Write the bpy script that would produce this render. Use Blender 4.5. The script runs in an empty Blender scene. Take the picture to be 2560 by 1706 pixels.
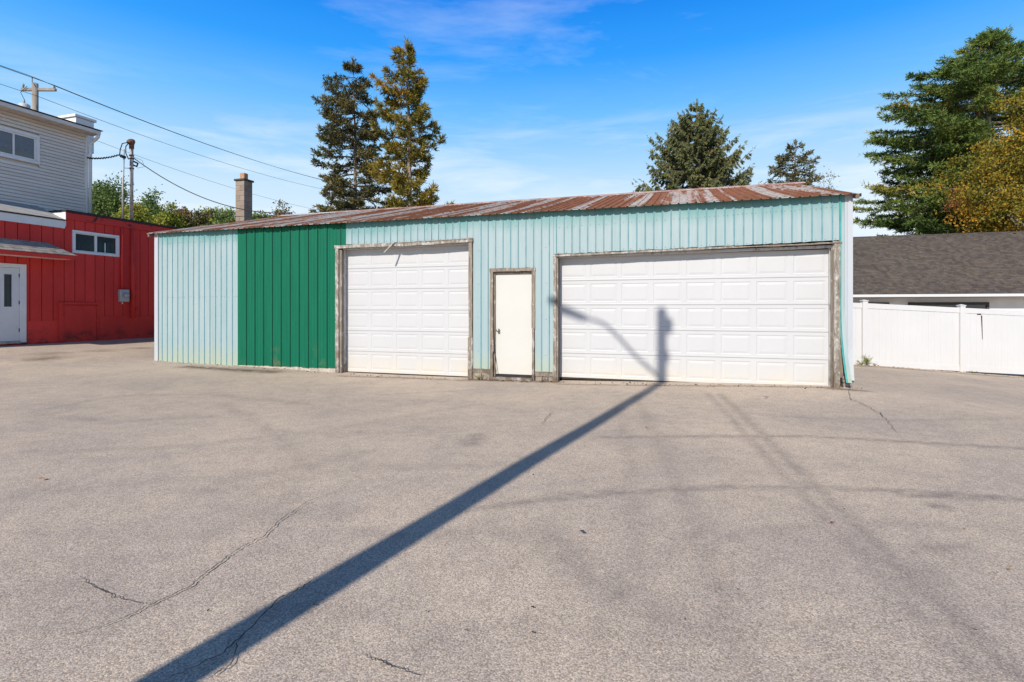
import bpy, math, random
import numpy as np
from mathutils import Vector, Matrix

# ------------------------------------------------------------------ camera, light, world
SC = bpy.context.scene
COL = SC.collection
PX, CX, CY, HC = 1330.0, 1280.0, 770.0, 1.4          # focal length and horizon of the photograph, camera height
TH = math.atan(PX / 4200.0)                          # yaw of the garage front
ct, st = math.cos(TH), math.sin(TH)

cam_d = bpy.data.cameras.new('camera')
cam_d.sensor_width = 36.0
cam_d.lens = 36.0 * PX / 2560.0
cam_d.shift_y = -(853.0 - CY) / 2560.0
cam_d.clip_start = 0.05
cam_d.clip_end = 3000.0
cam = bpy.data.objects.new('camera', cam_d)
COL.objects.link(cam)
cam.location = (0, 0, HC)
cam.rotation_euler = (math.pi / 2, 0, 0)
SC.camera = cam

SUN_EL = math.radians(34.0)
SUN_TR = math.radians(26.9)                          # light travels this far right of the view axis
SUN_ROT = math.pi + SUN_TR
world = bpy.data.worlds.new('World')
SC.world = world
world.use_nodes = True
wt = world.node_tree
wt.nodes.clear()
def wn(t, **k):
    n = wt.nodes.new(t)
    for a, b in k.items():
        setattr(n, a, b)
    return n
sky = wn('ShaderNodeTexSky', sky_type='NISHITA', sun_disc=False, sun_elevation=SUN_EL, sun_rotation=SUN_ROT)
sky.altitude = 200.0
sky.air_density = 1.0
sky.dust_density = 1.0
sky.ozone_density = 2.2
hsv = wn('ShaderNodeHueSaturation')
hsv.inputs['Saturation'].default_value = 1.45
hsv.inputs['Value'].default_value = 0.7
wt.links.new(sky.outputs[0], hsv.inputs['Color'])
tc = wn('ShaderNodeTexCoord')
sep = wn('ShaderNodeSeparateXYZ')
wt.links.new(tc.outputs['Generated'], sep.inputs[0])
# thin cirrus: project the view direction on a flat layer high above
zz = wn('ShaderNodeMath', operation='ADD'); zz.inputs[1].default_value = 0.09
wt.links.new(sep.outputs['Z'], zz.inputs[0])
zm = wn('ShaderNodeMath', operation='MAXIMUM'); zm.inputs[1].default_value = 0.05
wt.links.new(zz.outputs[0], zm.inputs[0])
dx = wn('ShaderNodeMath', operation='DIVIDE'); dy = wn('ShaderNodeMath', operation='DIVIDE')
wt.links.new(sep.outputs['X'], dx.inputs[0]); wt.links.new(zm.outputs[0], dx.inputs[1])
wt.links.new(sep.outputs['Y'], dy.inputs[0]); wt.links.new(zm.outputs[0], dy.inputs[1])
cmb = wn('ShaderNodeCombineXYZ')
wt.links.new(dx.outputs[0], cmb.inputs[0]); wt.links.new(dy.outputs[0], cmb.inputs[1])
n1 = wn('ShaderNodeTexNoise'); n1.inputs['Scale'].default_value = 0.9; n1.inputs['Detail'].default_value = 9.0
n1.inputs['Roughness'].default_value = 0.62; n1.inputs['Distortion'].default_value = 0.6
mp = wn('ShaderNodeMapping'); mp.inputs['Rotation'].default_value = (0, 0, 0.35); mp.inputs['Scale'].default_value = (0.75, 1.5, 1); mp.inputs['Location'].default_value = (1.7, 4.2, 0)
wt.links.new(cmb.outputs[0], mp.inputs['Vector']); wt.links.new(mp.outputs[0], n1.inputs['Vector'])
cr = wn('ShaderNodeValToRGB')
cr.color_ramp.elements[0].position = 0.54; cr.color_ramp.elements[0].color = (0, 0, 0, 1)
cr.color_ramp.elements[1].position = 0.86; cr.color_ramp.elements[1].color = (1, 1, 1, 1)
wt.links.new(n1.outputs['Fac'], cr.inputs['Fac'])
cmix = wn('ShaderNodeMix', data_type='RGBA', blend_type='MIX')
cm = wn('ShaderNodeMath', operation='MULTIPLY'); cm.inputs[1].default_value = 0.42
wt.links.new(cr.outputs[0], cm.inputs[0]); wt.links.new(cm.outputs[0], cmix.inputs['Factor'])
# clear-day haze: the sky pales towards the horizon, the same all round
hz = wn('ShaderNodeValToRGB')
he = hz.color_ramp.elements
he[0].position = 0.0; he[0].color = (0.90, 0.95, 1.0, 1)
he[1].position = 0.70; he[1].color = (0.008, 0.12, 0.50, 1)
for p_, c_ in ((0.12, (0.80, 0.91, 1.0, 1)), (0.20, (0.62, 0.82, 1.0, 1)), (0.27, (0.38, 0.68, 1.0, 1)), (0.34, (0.17, 0.53, 1.0, 1)), (0.42, (0.04, 0.36, 1.0, 1)), (0.52, (0.006, 0.225, 0.88, 1))):
    q_ = he.new(p_); q_.color = c_
wt.links.new(sep.outputs['Z'], hz.inputs['Fac'])
hsc = wn('ShaderNodeVectorMath', operation='SCALE'); hsc.inputs['Scale'].default_value = 11.6
wt.links.new(hz.outputs[0], hsc.inputs[0])
hf = wn('ShaderNodeMapRange', interpolation_type='SMOOTHSTEP')
hf.inputs['From Min'].default_value = 0.45; hf.inputs['From Max'].default_value = 0.85
hf.inputs['To Min'].default_value = 0.92; hf.inputs['To Max'].default_value = 0.0
wt.links.new(sep.outputs['Z'], hf.inputs['Value'])
hmix = wn('ShaderNodeMix', data_type='RGBA', blend_type='MIX')
wt.links.new(hf.outputs[0], hmix.inputs['Factor']); wt.links.new(hsv.outputs[0], hmix.inputs['A']); wt.links.new(hsc.outputs[0], hmix.inputs['B'])
wt.links.new(hmix.outputs['Result'], cmix.inputs['A']); cmix.inputs['B'].default_value = (11.2, 11.6, 12.0, 1)
# low bands of thin cloud, all round the horizon
mp2 = wn('ShaderNodeMapping'); mp2.inputs['Scale'].default_value = (2.2, 2.2, 15.0); mp2.inputs['Rotation'].default_value = (0.03, 0.05, 0)
wt.links.new(tc.outputs['Generated'], mp2.inputs['Vector'])
n2 = wn('ShaderNodeTexNoise'); n2.inputs['Scale'].default_value = 1.5; n2.inputs['Detail'].default_value = 7.0; n2.inputs['Roughness'].default_value = 0.6; n2.inputs['Distortion'].default_value = 0.5
wt.links.new(mp2.outputs[0], n2.inputs['Vector'])
c2 = wn('ShaderNodeValToRGB')
c2.color_ramp.elements[0].position = 0.48; c2.color_ramp.elements[0].color = (0, 0, 0, 1)
c2.color_ramp.elements[1].position = 0.72; c2.color_ramp.elements[1].color = (1, 1, 1, 1)
wt.links.new(n2.outputs['Fac'], c2.inputs['Fac'])
b2 = wn('ShaderNodeMapRange', interpolation_type='SMOOTHSTEP')
b2.inputs['From Min'].default_value = 0.40; b2.inputs['From Max'].default_value = 0.20; b2.inputs['To Min'].default_value = 0.0; b2.inputs['To Max'].default_value = 0.55
wt.links.new(sep.outputs['Z'], b2.inputs['Value'])
m2 = wn('ShaderNodeMath', operation='MULTIPLY')
wt.links.new(c2.outputs[0], m2.inputs[0]); wt.links.new(b2.outputs[0], m2.inputs[1])
cmix2 = wn('ShaderNodeMix', data_type='RGBA', blend_type='MIX')
wt.links.new(m2.outputs[0], cmix2.inputs['Factor']); wt.links.new(cmix.outputs['Result'], cmix2.inputs['A']); cmix2.inputs['B'].default_value = (10.6, 11.2, 11.8, 1)
bg = wn('ShaderNodeBackground'); bg.inputs['Strength'].default_value = 0.085
wo = wn('ShaderNodeOutputWorld')
wt.links.new(cmix2.outputs['Result'], bg.inputs['Color']); wt.links.new(bg.outputs[0], wo.inputs['Surface'])

sun_d = bpy.data.lights.new('sun', 'SUN')
sun_d.energy = 5.0
sun_d.angle = math.radians(0.55)
sun_d.color = (1.0, 0.93, 0.815)
sun = bpy.data.objects.new('sun', sun_d)
COL.objects.link(sun)
to_sun = Vector((-math.sin(SUN_TR) * math.cos(SUN_EL), -math.cos(SUN_TR) * math.cos(SUN_EL), math.sin(SUN_EL)))
sun.rotation_euler = to_sun.to_track_quat('Z', 'Y').to_euler()
sun.location = to_sun * 40

SC.view_settings.view_transform = 'Standard'
SC.view_settings.look = 'None'
SC.view_settings.gamma = 1.0
SC.view_settings.use_curve_mapping = False
SC.view_settings.exposure = 0.12

# ------------------------------------------------------------------ frames
C0 = Vector((-9.2816, 13.8392, 0.0))                 # left front corner of the garage
def W(x, y, z=0.0):                                  # street frame (x along the garage front, y inwards) to world
    return Vector((C0.x + x * ct + y * st, C0.y - x * st + y * ct, z))
def Lc(X, Y):
    a, b = X - C0.x, Y - C0.y
    return (a * ct - b * st, a * st + b * ct)
def D(px, py, Z):                                    # a point seen at that place of the photograph, Z metres away
    return Vector(((px - CX) / PX * Z, Z, HC + (CY - py) / PX * Z))

# ------------------------------------------------------------------ mesh helpers
class MB:
    def __init__(s):
        s.v = []; s.f = []; s.m = []
    def quad(s, a, b, c, d, m=0):
        i = len(s.v); s.v += [tuple(a), tuple(b), tuple(c), tuple(d)]; s.f.append((i, i+1, i+2, i+3)); s.m.append(m)
        return s
    def poly(s, pts, m=0):
        i = len(s.v); s.v += [tuple(p) for p in pts]; s.f.append(tuple(range(i, i+len(pts)))); s.m.append(m)
        return s
    def hexa(s, p, m=0):                             # 8 points: bottom 4 ccw, top 4 ccw
        i = len(s.v); s.v += [tuple(q) for q in p]
        for f in ((3,2,1,0),(4,5,6,7),(0,1,5,4),(1,2,6,5),(2,3,7,6),(3,0,4,7)):
            s.f.append(tuple(i+k for k in f)); s.m.append(m)
        return s
    def box(s, x0, x1, y0, y1, z0, z1, m=0):
        return s.hexa([(x0,y0,z0),(x1,y0,z0),(x1,y1,z0),(x0,y1,z0),(x0,y0,z1),(x1,y0,z1),(x1,y1,z1),(x0,y1,z1)], m)
    def bbox(s, x0, x1, y0, y1, z0, z1, b=0.004, m=0):   # box with chamfered edges, all round
        i = len(s.v)
        xs, ys, zs = (x0, x1), (y0, y1), (z0, z1)
        idx = {}
        for a in (0,1):
            for c in (0,1):
                for d in (0,1):
                    X, Y, Z = xs[a], ys[c], zs[d]
                    dx_, dy_, dz_ = (b if a == 0 else -b), (b if c == 0 else -b), (b if d == 0 else -b)
                    for k, p in enumerate(((X, Y+dy_, Z+dz_), (X+dx_, Y, Z+dz_), (X+dx_, Y+dy_, Z))):
                        idx[(a,c,d,k)] = len(s.v); s.v.append(p)
        def F(*q, fl=False):
            q = [idx[t] for t in q]
            s.f.append(tuple(reversed(q)) if fl else tuple(q)); s.m.append(m)
        for a in (0,1): F((a,0,0,0),(a,1,0,0),(a,1,1,0),(a,0,1,0), fl=(a == 0))
        for c in (0,1): F((0,c,0,1),(1,c,0,1),(1,c,1,1),(0,c,1,1), fl=(c == 1))
        for d in (0,1): F((0,0,d,2),(1,0,d,2),(1,1,d,2),(0,1,d,2), fl=(d == 0))
        for a in (0,1):
            for c in (0,1): F((a,c,0,0),(a,c,1,0),(a,c,1,1),(a,c,0,1), fl=(a != c))
            for d in (0,1): F((a,0,d,0),(a,1,d,0),(a,1,d,2),(a,0,d,2), fl=(a == d))
        for c in (0,1):
            for d in (0,1): F((0,c,d,1),(1,c,d,1),(1,c,d,2),(0,c,d,2), fl=(c != d))
        for a in (0,1):
            for c in (0,1):
                for d in (0,1): F((a,c,d,0),(a,c,d,1),(a,c,d,2), fl=((a+c+d) % 2 == 0))
        return s
    def tube(s, pts, radii, n=8, cap=True, m=0):
        pts = [Vector(p) for p in pts]
        if not hasattr(radii, '__len__'): radii = [radii]*len(pts)
        rings = []
        ref = None
        for k, p in enumerate(pts):
            d = (pts[min(k+1, len(pts)-1)] - pts[max(k-1, 0)])
            d = d.normalized() if d.length > 1e-9 else Vector((0,0,1))
            if ref is None:
                ref = d.cross(Vector((0,0,1)) if abs(d.z) < 0.9 else Vector((1,0,0))).normalized()
            ref = (ref - d * ref.dot(d)).normalized()
            o = d.cross(ref)
            i0 = len(s.v)
            for j in range(n):
                a = 2*math.pi*j/n
                s.v.append(tuple(p + (ref*math.cos(a) + o*math.sin(a))*radii[k]))
            rings.append(i0)
        for k in range(len(pts)-1):
            for j in range(n):
                s.f.append((rings[k]+j, rings[k]+(j+1)%n, rings[k+1]+(j+1)%n, rings[k+1]+j)); s.m.append(m)
        if cap:
            s.f.append(tuple(rings[0]+j for j in reversed(range(n)))); s.m.append(m)
            s.f.append(tuple(rings[-1]+j for j in range(n))); s.m.append(m)
        return s
    def mesh(s, name, mats, smooth=False):
        me = bpy.data.meshes.new(name)
        me.from_pydata(s.v, [], s.f)
        for mt in (mats if isinstance(mats, (list, tuple)) else [mats]):
            me.materials.append(mt)
        if any(s.m):
            me.polygons.foreach_set('material_index', s.m)
        if smooth:
            me.polygons.foreach_set('use_smooth', [True]*len(me.polygons))
        me.update()
        return me
    def build(s, name, mats, parent=None, smooth=False):
        return put(name, s.mesh(name, mats, smooth), parent)

OFF = {}
def put(name, me, parent=None, loc=None):            # part coordinates are street coordinates; the root's base is taken off
    o = bpy.data.objects.new(name, me)
    COL.objects.link(o)
    if parent is not None:
        o.parent = parent
        off = OFF.get(parent.name)
        v = Vector(loc) if loc is not None else Vector((0,0,0))
        o.location = v - off if off is not None else v
    elif loc is not None:
        o.location = loc
    return o
def tag(o, label, cat, group=None):
    o['label'] = label; o['category'] = cat
    if group: o['group'] = group
    return o
def thing(name, label, cat, base, group=None):       # Empty at the base, in the street frame
    o = bpy.data.objects.new(name, None)
    COL.objects.link(o)
    o.empty_display_size = 0.3
    o.location = W(*base); o.rotation_euler = (0, 0, -TH)
    OFF[o.name] = Vector(base)
    return tag(o, label, cat, group)
def wthing(name, label, cat, loc, group=None):       # Empty in world axes; part coordinates are relative to it
    o = bpy.data.objects.new(name, None)
    COL.objects.link(o)
    o.empty_display_size = 0.3
    o.location = loc
    return tag(o, label, cat, group)
def stuff(o):
    o['kind'] = 'stuff'; return o

# ------------------------------------------------------------------ materials
class NT:
    def __init__(s, name, rough=0.6, spec=0.3, metal=0.0):
        s.mat = bpy.data.materials.new(name)
        s.mat.use_nodes = True
        s.t = s.mat.node_tree
        s.b = s.t.nodes['Principled BSDF']
        s.b.inputs['Roughness'].default_value = rough
        s.b.inputs['Specular IOR Level'].default_value = spec
        s.b.inputs['Metallic'].default_value = metal
        s.geo = None
    def n(s, t, **k):
        nd = s.t.nodes.new(t)
        for a, b in k.items(): setattr(nd, a, b)
        return nd
    def l(s, a, b): s.t.links.new(a, b)
    def pos(s):
        if s.geo is None: s.geo = s.n('ShaderNodeNewGeometry')
        return s.geo.outputs['Position']
    def local(s, scale=(1,1,1)):                     # world position turned into the street frame, stretched
        m = s.n('ShaderNodeVectorRotate', rotation_type='Z_AXIS')
        m.inputs['Angle'].default_value = TH
        s.l(s.pos(), m.inputs['Vector'])
        mm = s.n('ShaderNodeVectorMath', operation='MULTIPLY'); mm.inputs[1].default_value = scale
        s.l(m.outputs[0], mm.inputs[0])
        return mm.outputs[0]
    def noise(s, scale, detail=4, rough=0.55, vec=None, dist=0.0):
        nd = s.n('ShaderNodeTexNoise')
        nd.inputs['Scale'].default_value = scale; nd.inputs['Detail'].default_value = detail
        nd.inputs['Roughness'].default_value = rough; nd.inputs['Distortion'].default_value = dist
        s.l(vec if vec is not None else s.pos(), nd.inputs['Vector'])
        return nd.outputs['Fac']
    def ramp(s, fac, p0, p1, c0=(0,0,0,1), c1=(1,1,1,1), smooth=False):
        r = s.n('ShaderNodeValToRGB')
        e = r.color_ramp.elements
        e[0].position, e[1].position = p0, p1
        e[0].color = c0 if len(c0) == 4 else (*c0, 1); e[1].color = c1 if len(c1) == 4 else (*c1, 1)
        if smooth: r.color_ramp.interpolation = 'EASE'
        s.l(fac, r.inputs['Fac'])
        return r.outputs['Color']
    def mapr(s, v, a, b, c=0.0, d=1.0):
        m = s.n('ShaderNodeMapRange', interpolation_type='SMOOTHSTEP')
        m.inputs['From Min'].default_value = a; m.inputs['From Max'].default_value = b
        m.inputs['To Min'].default_value = c; m.inputs['To Max'].default_value = d
        s.l(v, m.inputs['Value'])
        return m.outputs[0]
    def mix(s, fac, a, b, mode='MIX'):
        m = s.n('ShaderNodeMix', data_type='RGBA', blend_type=mode)
        for key, v in (('Factor', fac), ('A', a), ('B', b)):
            if isinstance(v, (int, float)): m.inputs[key].default_value = v
            elif isinstance(v, (tuple, list)): m.inputs[key].default_value = v if len(v) == 4 else (*v, 1)
            else: s.l(v, m.inputs[key])
        return m.outputs['Result']
    def math(s, op, a, b=None):
        m = s.n('ShaderNodeMath', operation=op)
        for i, v in enumerate((a, b)):
            if v is None: continue
            if isinstance(v, (int, float)): m.inputs[i].default_value = v
            else: s.l(v, m.inputs[i])
        return m.outputs[0]
    def z(s):
        q = s.n('ShaderNodeSeparateXYZ'); s.l(s.pos(), q.inputs[0]); return q.outputs['Z']
    def color(s, c):
        if isinstance(c, (tuple, list)): s.b.inputs['Base Color'].default_value = (*c[:3], 1)
        else: s.l(c, s.b.inputs['Base Color'])
        return s
    def bump(s, h, strength=0.3, dist=0.01):
        b = s.n('ShaderNodeBump'); b.inputs['Strength'].default_value = strength; b.inputs['Distance'].default_value = dist
        s.l(h, b.inputs['Height']); s.l(b.outputs[0], s.b.inputs['Normal'])
        return s
    def objrand(s):
        return s.n('ShaderNodeObjectInfo').outputs['Random']

def plain(name, col, rough=0.6, var=0.12, scale=6.0, bump=0.0, bscale=60.0, spec=0.3, metal=0.0, objvar=0.0, vec=None):
    m = NT(name, rough, spec, metal)
    lo = tuple(c*(1-var) for c in col); hi = tuple(min(1, c*(1+var)) for c in col)
    c = m.ramp(m.noise(scale, 6, 0.6, vec=m.local(vec) if vec else None), 0.3, 0.7, lo, hi)
    if objvar:
        k = m.mapr(m.objrand(), 0, 1, 1-objvar, 1+objvar)
        cc = m.n('ShaderNodeCombineXYZ')
        for i in range(3): m.l(k, cc.inputs[i])
        c = m.mix(1.0, c, cc.outputs[0], 'MULTIPLY')
    m.color(c)
    if bump: m.bump(m.noise(bscale, 4), bump, 0.005)
    return m.mat

MAT = {}
# ---- asphalt
def asphalt():
    m = NT('asphalt', 0.85, 0.25)
    v = m.n('ShaderNodeTexVoronoi'); v.inputs['Scale'].default_value = 150.0; m.l(m.pos(), v.inputs['Vector'])
    sp = m.n('ShaderNodeSeparateColor'); m.l(v.outputs['Color'], sp.inputs[0])
    r = m.n('ShaderNodeValToRGB'); e = r.color_ramp.elements
    e[0].position = 0.0; e[0].color = (0.31, 0.26, 0.22, 1)
    e[1].position = 1.0; e[1].color = (0.66, 0.54, 0.43, 1)
    for p, cc in ((0.3, (0.38, 0.325, 0.285, 1)), (0.6, (0.485, 0.41, 0.35, 1)), (0.85, (0.52, 0.46, 0.41, 1))):
        q = e.new(p); q.color = cc
    m.l(sp.outputs[0], r.inputs['Fac'])
    gap = m.ramp(v.outputs['Distance'], 0.5, 0.85, (1,1,1), (0.62,0.60,0.59))
    c = m.mix(1.0, r.outputs['Color'], gap, 'MULTIPLY')
    big = m.ramp(m.noise(0.55, 7, 0.6, dist=0.4), 0.32, 0.68, (0.95, 0.925, 0.91), (1.27, 1.205, 1.10))
    c = m.mix(1.0, c, big, 'MULTIPLY')
    mid = m.ramp(m.noise(5.0, 6, 0.7), 0.3, 0.7, (0.88, 0.88, 0.89), (1.10, 1.10, 1.08))
    c = m.mix(1.0, c, mid, 'MULTIPLY')
    at = m.n('ShaderNodeAttribute', attribute_name='wear')
    blot = m.mapr(m.noise(9.0, 5, 0.7), 0.3, 0.65, 0.35, 1.0)
    c = m.mix(m.math('MULTIPLY', at.outputs['Fac'], blot), c, (0.125, 0.105, 0.10))
    ad = m.n('ShaderNodeAttribute', attribute_name='dirt')
    c = m.mix(m.math('MULTIPLY', ad.outputs['Fac'], m.mapr(m.noise(6.0, 6, 0.7), 0.30, 0.52)), c, (0.13, 0.09, 0.06))
    m.color(c)
    m.bump(m.math('SUBTRACT', 1.0, v.outputs['Distance']), 0.45, 0.003)
    return m.mat
MAT['asphalt'] = asphalt()
MAT['crack'] = plain('crack_fill', (0.085, 0.072, 0.062), 0.95, 0.4, 20)
MAT['grass'] = plain('grass_ground', (0.06, 0.09, 0.03), 0.9, 0.35, 0.6)

# ---- painted sheet metal of the garage
def pale_metal():
    m = NT('faded_blue_metal', 0.5, 0.35)
    z = m.z()
    streak = m.noise(9.0, 5, 0.65, vec=m.local((1.0, 1.0, 0.06)))
    c = m.ramp(streak, 0.3, 0.72, (0.25, 0.35, 0.37), (0.335, 0.405, 0.425))
    wob = m.math('ADD', z, m.math('MULTIPLY', m.noise(3.0, 5, 0.6, vec=m.local((1, 1, 0.25))), 0.45))
    c = m.mix(m.mapr(wob, 3.10, 3.60, 0.0, 0.8), c, (0.045, 0.24, 0.23))
    c = m.mix(m.mapr(wob, 0.15, 0.85, 0.75, 0.0), c, (0.35, 0.39, 0.27))
    rust = m.ramp(m.noise(2.2, 8, 0.75, vec=m.local((1, 1, 0.5))), 0.62, 0.74)
    low = m.mapr(z, 0.0, 0.5, 0.8, 0.0)
    c = m.mix(m.math('MULTIPLY', rust, low), c, (0.42, 0.30, 0.12))
    m.color(c)
    m.bump(m.noise(3.0, 2, 0.5), 0.12, 0.02)
    return m.mat
MAT['pale'] = pale_metal()
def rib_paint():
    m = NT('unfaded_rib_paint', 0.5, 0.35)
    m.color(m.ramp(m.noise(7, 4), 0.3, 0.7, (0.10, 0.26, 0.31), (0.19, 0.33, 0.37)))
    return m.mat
MAT['rib'] = rib_paint()
def green_metal():
    m = NT('green_metal', 0.5, 0.2)
    streak = m.noise(8.0, 6, 0.7, vec=m.local((1.0, 1.0, 0.08)))
    c = m.ramp(streak, 0.25, 0.8, (0.0, 0.095, 0.052), (0.003, 0.135, 0.074))
    sc = m.ramp(m.noise(60, 3, 0.8), 0.70, 0.76)
    c = m.mix(m.math('MULTIPLY', sc, 0.5), c, (0.22, 0.42, 0.33))
    rust = m.ramp(m.noise(1.6, 7, 0.7), 0.55, 0.70)
    c = m.mix(m.math('MULTIPLY', rust, m.mapr(m.z(), 0.0, 0.7, 0.7, 0.0)), c, (0.20, 0.15, 0.05))
    m.color(c); m.bump(m.noise(2.5, 2), 0.1, 0.02)
    return m.mat
MAT['green'] = green_metal()
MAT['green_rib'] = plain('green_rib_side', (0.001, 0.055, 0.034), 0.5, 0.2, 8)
def white_metal(name, col, dirt=0.6):
    m = NT(name, 0.42, 0.4)
    c = m.ramp(m.noise(1.4, 7, 0.65), 0.3, 0.75, tuple(x*0.95 for x in col), col)
    g = m.math('MULTIPLY', m.mapr(m.z(), -0.1, 0.55, dirt, 0.0), m.mapr(m.noise(2.0, 7, 0.7, vec=m.local((1,1,0.6))), 0.3, 0.7, 0.3, 1.0))
    c = m.mix(g, c, (0.60, 0.53, 0.40))
    sp = m.ramp(m.noise(38, 3, 0.9), 0.73, 0.78)
    c = m.mix(m.math('MULTIPLY', sp, 0.45), c, (0.30, 0.27, 0.24))
    sm = m.ramp(m.noise(4.0, 8, 0.75, vec=m.local((1, 1, 0.35))), 0.55, 0.8)
    c = m.mix(m.math('MULTIPLY', sm, 0.16), c, (0.42, 0.40, 0.38))
    m.color(c); m.bump(m.noise(6.0, 3), 0.05, 0.01)
    return m.mat
MAT['door_white'] = white_metal('white_door_paint', (0.495, 0.50, 0.515))
MAT['cream'] = white_metal('cream_door_paint', (0.545, 0.54, 0.515), 0.35)
def old_wood(name, paint, amount):
    m = NT(name, 0.85, 0.15)
    g = m.noise(26.0, 6, 0.7, vec=m.local((1.0, 1.0, 0.10)))
    wood = m.ramp(g, 0.25, 0.75, (0.11, 0.085, 0.065), (0.33, 0.285, 0.24))
    pk = m.ramp(m.noise(11.0, 9, 0.8, vec=m.local((1.0, 1.0, 0.4))), amount-0.05, amount+0.05)
    c = m.mix(pk, wood, paint)
    low = m.math('MULTIPLY', m.mapr(m.z(), 0.0, 0.8, 0.75, 0.0), m.mapr(m.noise(5, 6), 0.35, 0.6))
    c = m.mix(low, c, (0.12, 0.085, 0.06))
    m.color(c); m.bump(m.math('ADD', g, pk), 0.5, 0.006)
    return m.mat
MAT['trim'] = old_wood('peeling_white_wood', (0.44, 0.43, 0.41), 0.52)
MAT['trim_bare'] = old_wood('weathered_bare_wood', (0.55, 0.53, 0.50), 0.60)
MAT['trim_white'] = old_wood('painted_white_wood', (0.50, 0.50, 0.49), 0.43)
def roof_metal():
    m = NT('rusted_roof_metal', 0.8, 0.12)
    a = m.noise(3.6, 2, 0.4, vec=m.local((1.0, 0.035, 0.035)))
    b = m.noise(14.0, 6, 0.7, vec=m.local((1.0, 0.22, 0.22)))
    oi = m.n('ShaderNodeObjectInfo')
    f = m.math('ADD', m.math('ADD', m.math('MULTIPLY', a, 0.9), m.math('MULTIPLY', b, 0.35)), m.math('MULTIPLY', oi.outputs['Random'], 0.16))
    silver = m.ramp(f, 0.725, 0.75)
    rust = m.ramp(m.noise(5.0, 8, 0.75, vec=m.local((1.6, 0.5, 0.5))), 0.3, 0.75, (0.185, 0.07, 0.037), (0.36, 0.165, 0.08))
    fine = m.ramp(m.noise(38.0, 5, 0.8), 0.40, 0.66, (0.72, 0.66, 0.66), (1.25, 1.22, 1.2))
    rust = m.mix(1.0, rust, fine, 'MULTIPLY')
    galv = m.ramp(m.noise(18, 4), 0.3, 0.7, (0.34, 0.325, 0.31), (0.50, 0.48, 0.455))
    org = m.ramp(m.noise(9.0, 8, 0.75, vec=m.local((1.3, 0.35, 0.35))), 0.50, 0.60)
    galv = m.mix(org, galv, (0.40, 0.17, 0.07))
    m.color(m.mix(silver, rust, galv))
    m.bump(m.noise(40, 4), 0.15, 0.004)
    return m.mat
MAT['roof'] = roof_metal()
def ridge_metal():
    m = NT('faded_ridge_metal', 0.6, 0.3)
    c = m.ramp(m.noise(2.5, 7, 0.7, vec=m.local((1, 0.4, 0.4))), 0.40, 0.62, (0.45, 0.34, 0.31), (0.26, 0.12, 0.085))
    m.color(c)
    return m.mat
MAT['ridge'] = ridge_metal()
MAT['ridge_pale'] = plain('pale_ridge_metal', (0.50, 0.48, 0.48), 0.5, 0.25, 5)
MAT['dark'] = plain('dark_interior', (0.03, 0.028, 0.026), 0.9, 0.2, 4)
MAT['soffit'] = plain('eave_board', (0.16, 0.12, 0.09), 0.9, 0.3, 9)
MAT['screw'] = plain('screw_head', (0.14, 0.13, 0.13), 0.5, 0.3, 30, metal=0.4)
MAT['corner'] = white_metal('whitish_corner_metal', (0.42, 0.45, 0.49), 0.2)
MAT['teal'] = plain('teal_metal', (0.07, 0.31, 0.30), 0.45, 0.25, 5)
MAT['concrete'] = plain('old_concrete', (0.40, 0.36, 0.31), 0.95, 0.35, 9, bump=0.6, bscale=45)
MAT['stone'] = plain('footing_stone', (0.24, 0.20, 0.165), 0.95, 0.4, 14, bump=0.8, bscale=30, objvar=0.2)
MAT['brass'] = plain('door_knob_metal', (0.42, 0.36, 0.30), 0.3, 0.1, 20, metal=0.9)
MAT['block'] = plain('chimney_block', (0.27, 0.22, 0.18), 0.95, 0.22, 25, bump=0.6, bscale=70, objvar=0.10)
MAT['mortar'] = plain('mortar', (0.23, 0.195, 0.16), 0.95, 0.2, 30)
MAT['cap'] = plain('dark_chimney_cap', (0.07, 0.065, 0.06), 0.9, 0.3, 20)
MAT['clay'] = plain('clay_flue', (0.42, 0.24, 0.14), 0.85, 0.2, 20)

def red_paint():
    m = NT('red_board_paint', 0.7, 0.25)
    k = m.mapr(m.objrand(), 0, 1, 0.93, 1.07)
    c = m.ramp(m.noise(2.0, 7, 0.65, vec=m.local((1, 1, 0.4))), 0.3, 0.7, (0.60, 0.042, 0.036), (0.70, 0.058, 0.046))
    sp = m.ramp(m.noise(70, 3, 0.8), 0.35, 0.7, (0.86, 0.80, 0.80), (1.1, 1.15, 1.15))
    c = m.mix(1.0, c, sp, 'MULTIPLY')
    cc = m.n('ShaderNodeCombineXYZ')
    for i in range(3): m.l(k, cc.inputs[i])
    c = m.mix(1.0, c, cc.outputs[0], 'MULTIPLY')
    d = m.math('MULTIPLY', m.mapr(m.z(), 0.3, 1.0, 1.0, 0.0), m.mapr(m.noise(2.6, 8, 0.75, vec=m.local((1, 1, 1.6))), 0.46, 0.64))
    c = m.mix(d, c, (0.10, 0.03, 0.026))
    m.color(c); m.bump(m.noise(50, 5, 0.7, vec=m.local((1, 1, 0.15))), 0.25, 0.004)
    return m.mat
MAT['red'] = red_paint()
def red_peel():
    m = NT('peeling_red_fascia', 0.8, 0.2)
    pk = m.ramp(m.noise(3.2, 8, 0.7), 0.56, 0.62)
    m.color(m.mix(pk, (0.56, 0.05, 0.045), (0.06, 0.035, 0.03)))
    return m.mat
MAT['red_peel'] = red_peel()
MAT['tar'] = plain('tar_roof_edge', (0.035, 0.034, 0.036), 0.9, 0.3, 14, bump=0.5)
MAT['white'] = plain('white_trim_paint', (0.72, 0.72, 0.72), 0.5, 0.06, 3)
MAT['white_far'] = plain('white_chase_boards', (0.76, 0.76, 0.76), 0.55, 0.05, 3)
MAT['grey_door'] = plain('pale_grey_door', (0.68, 0.68, 0.68), 0.5, 0.05, 3)
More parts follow.
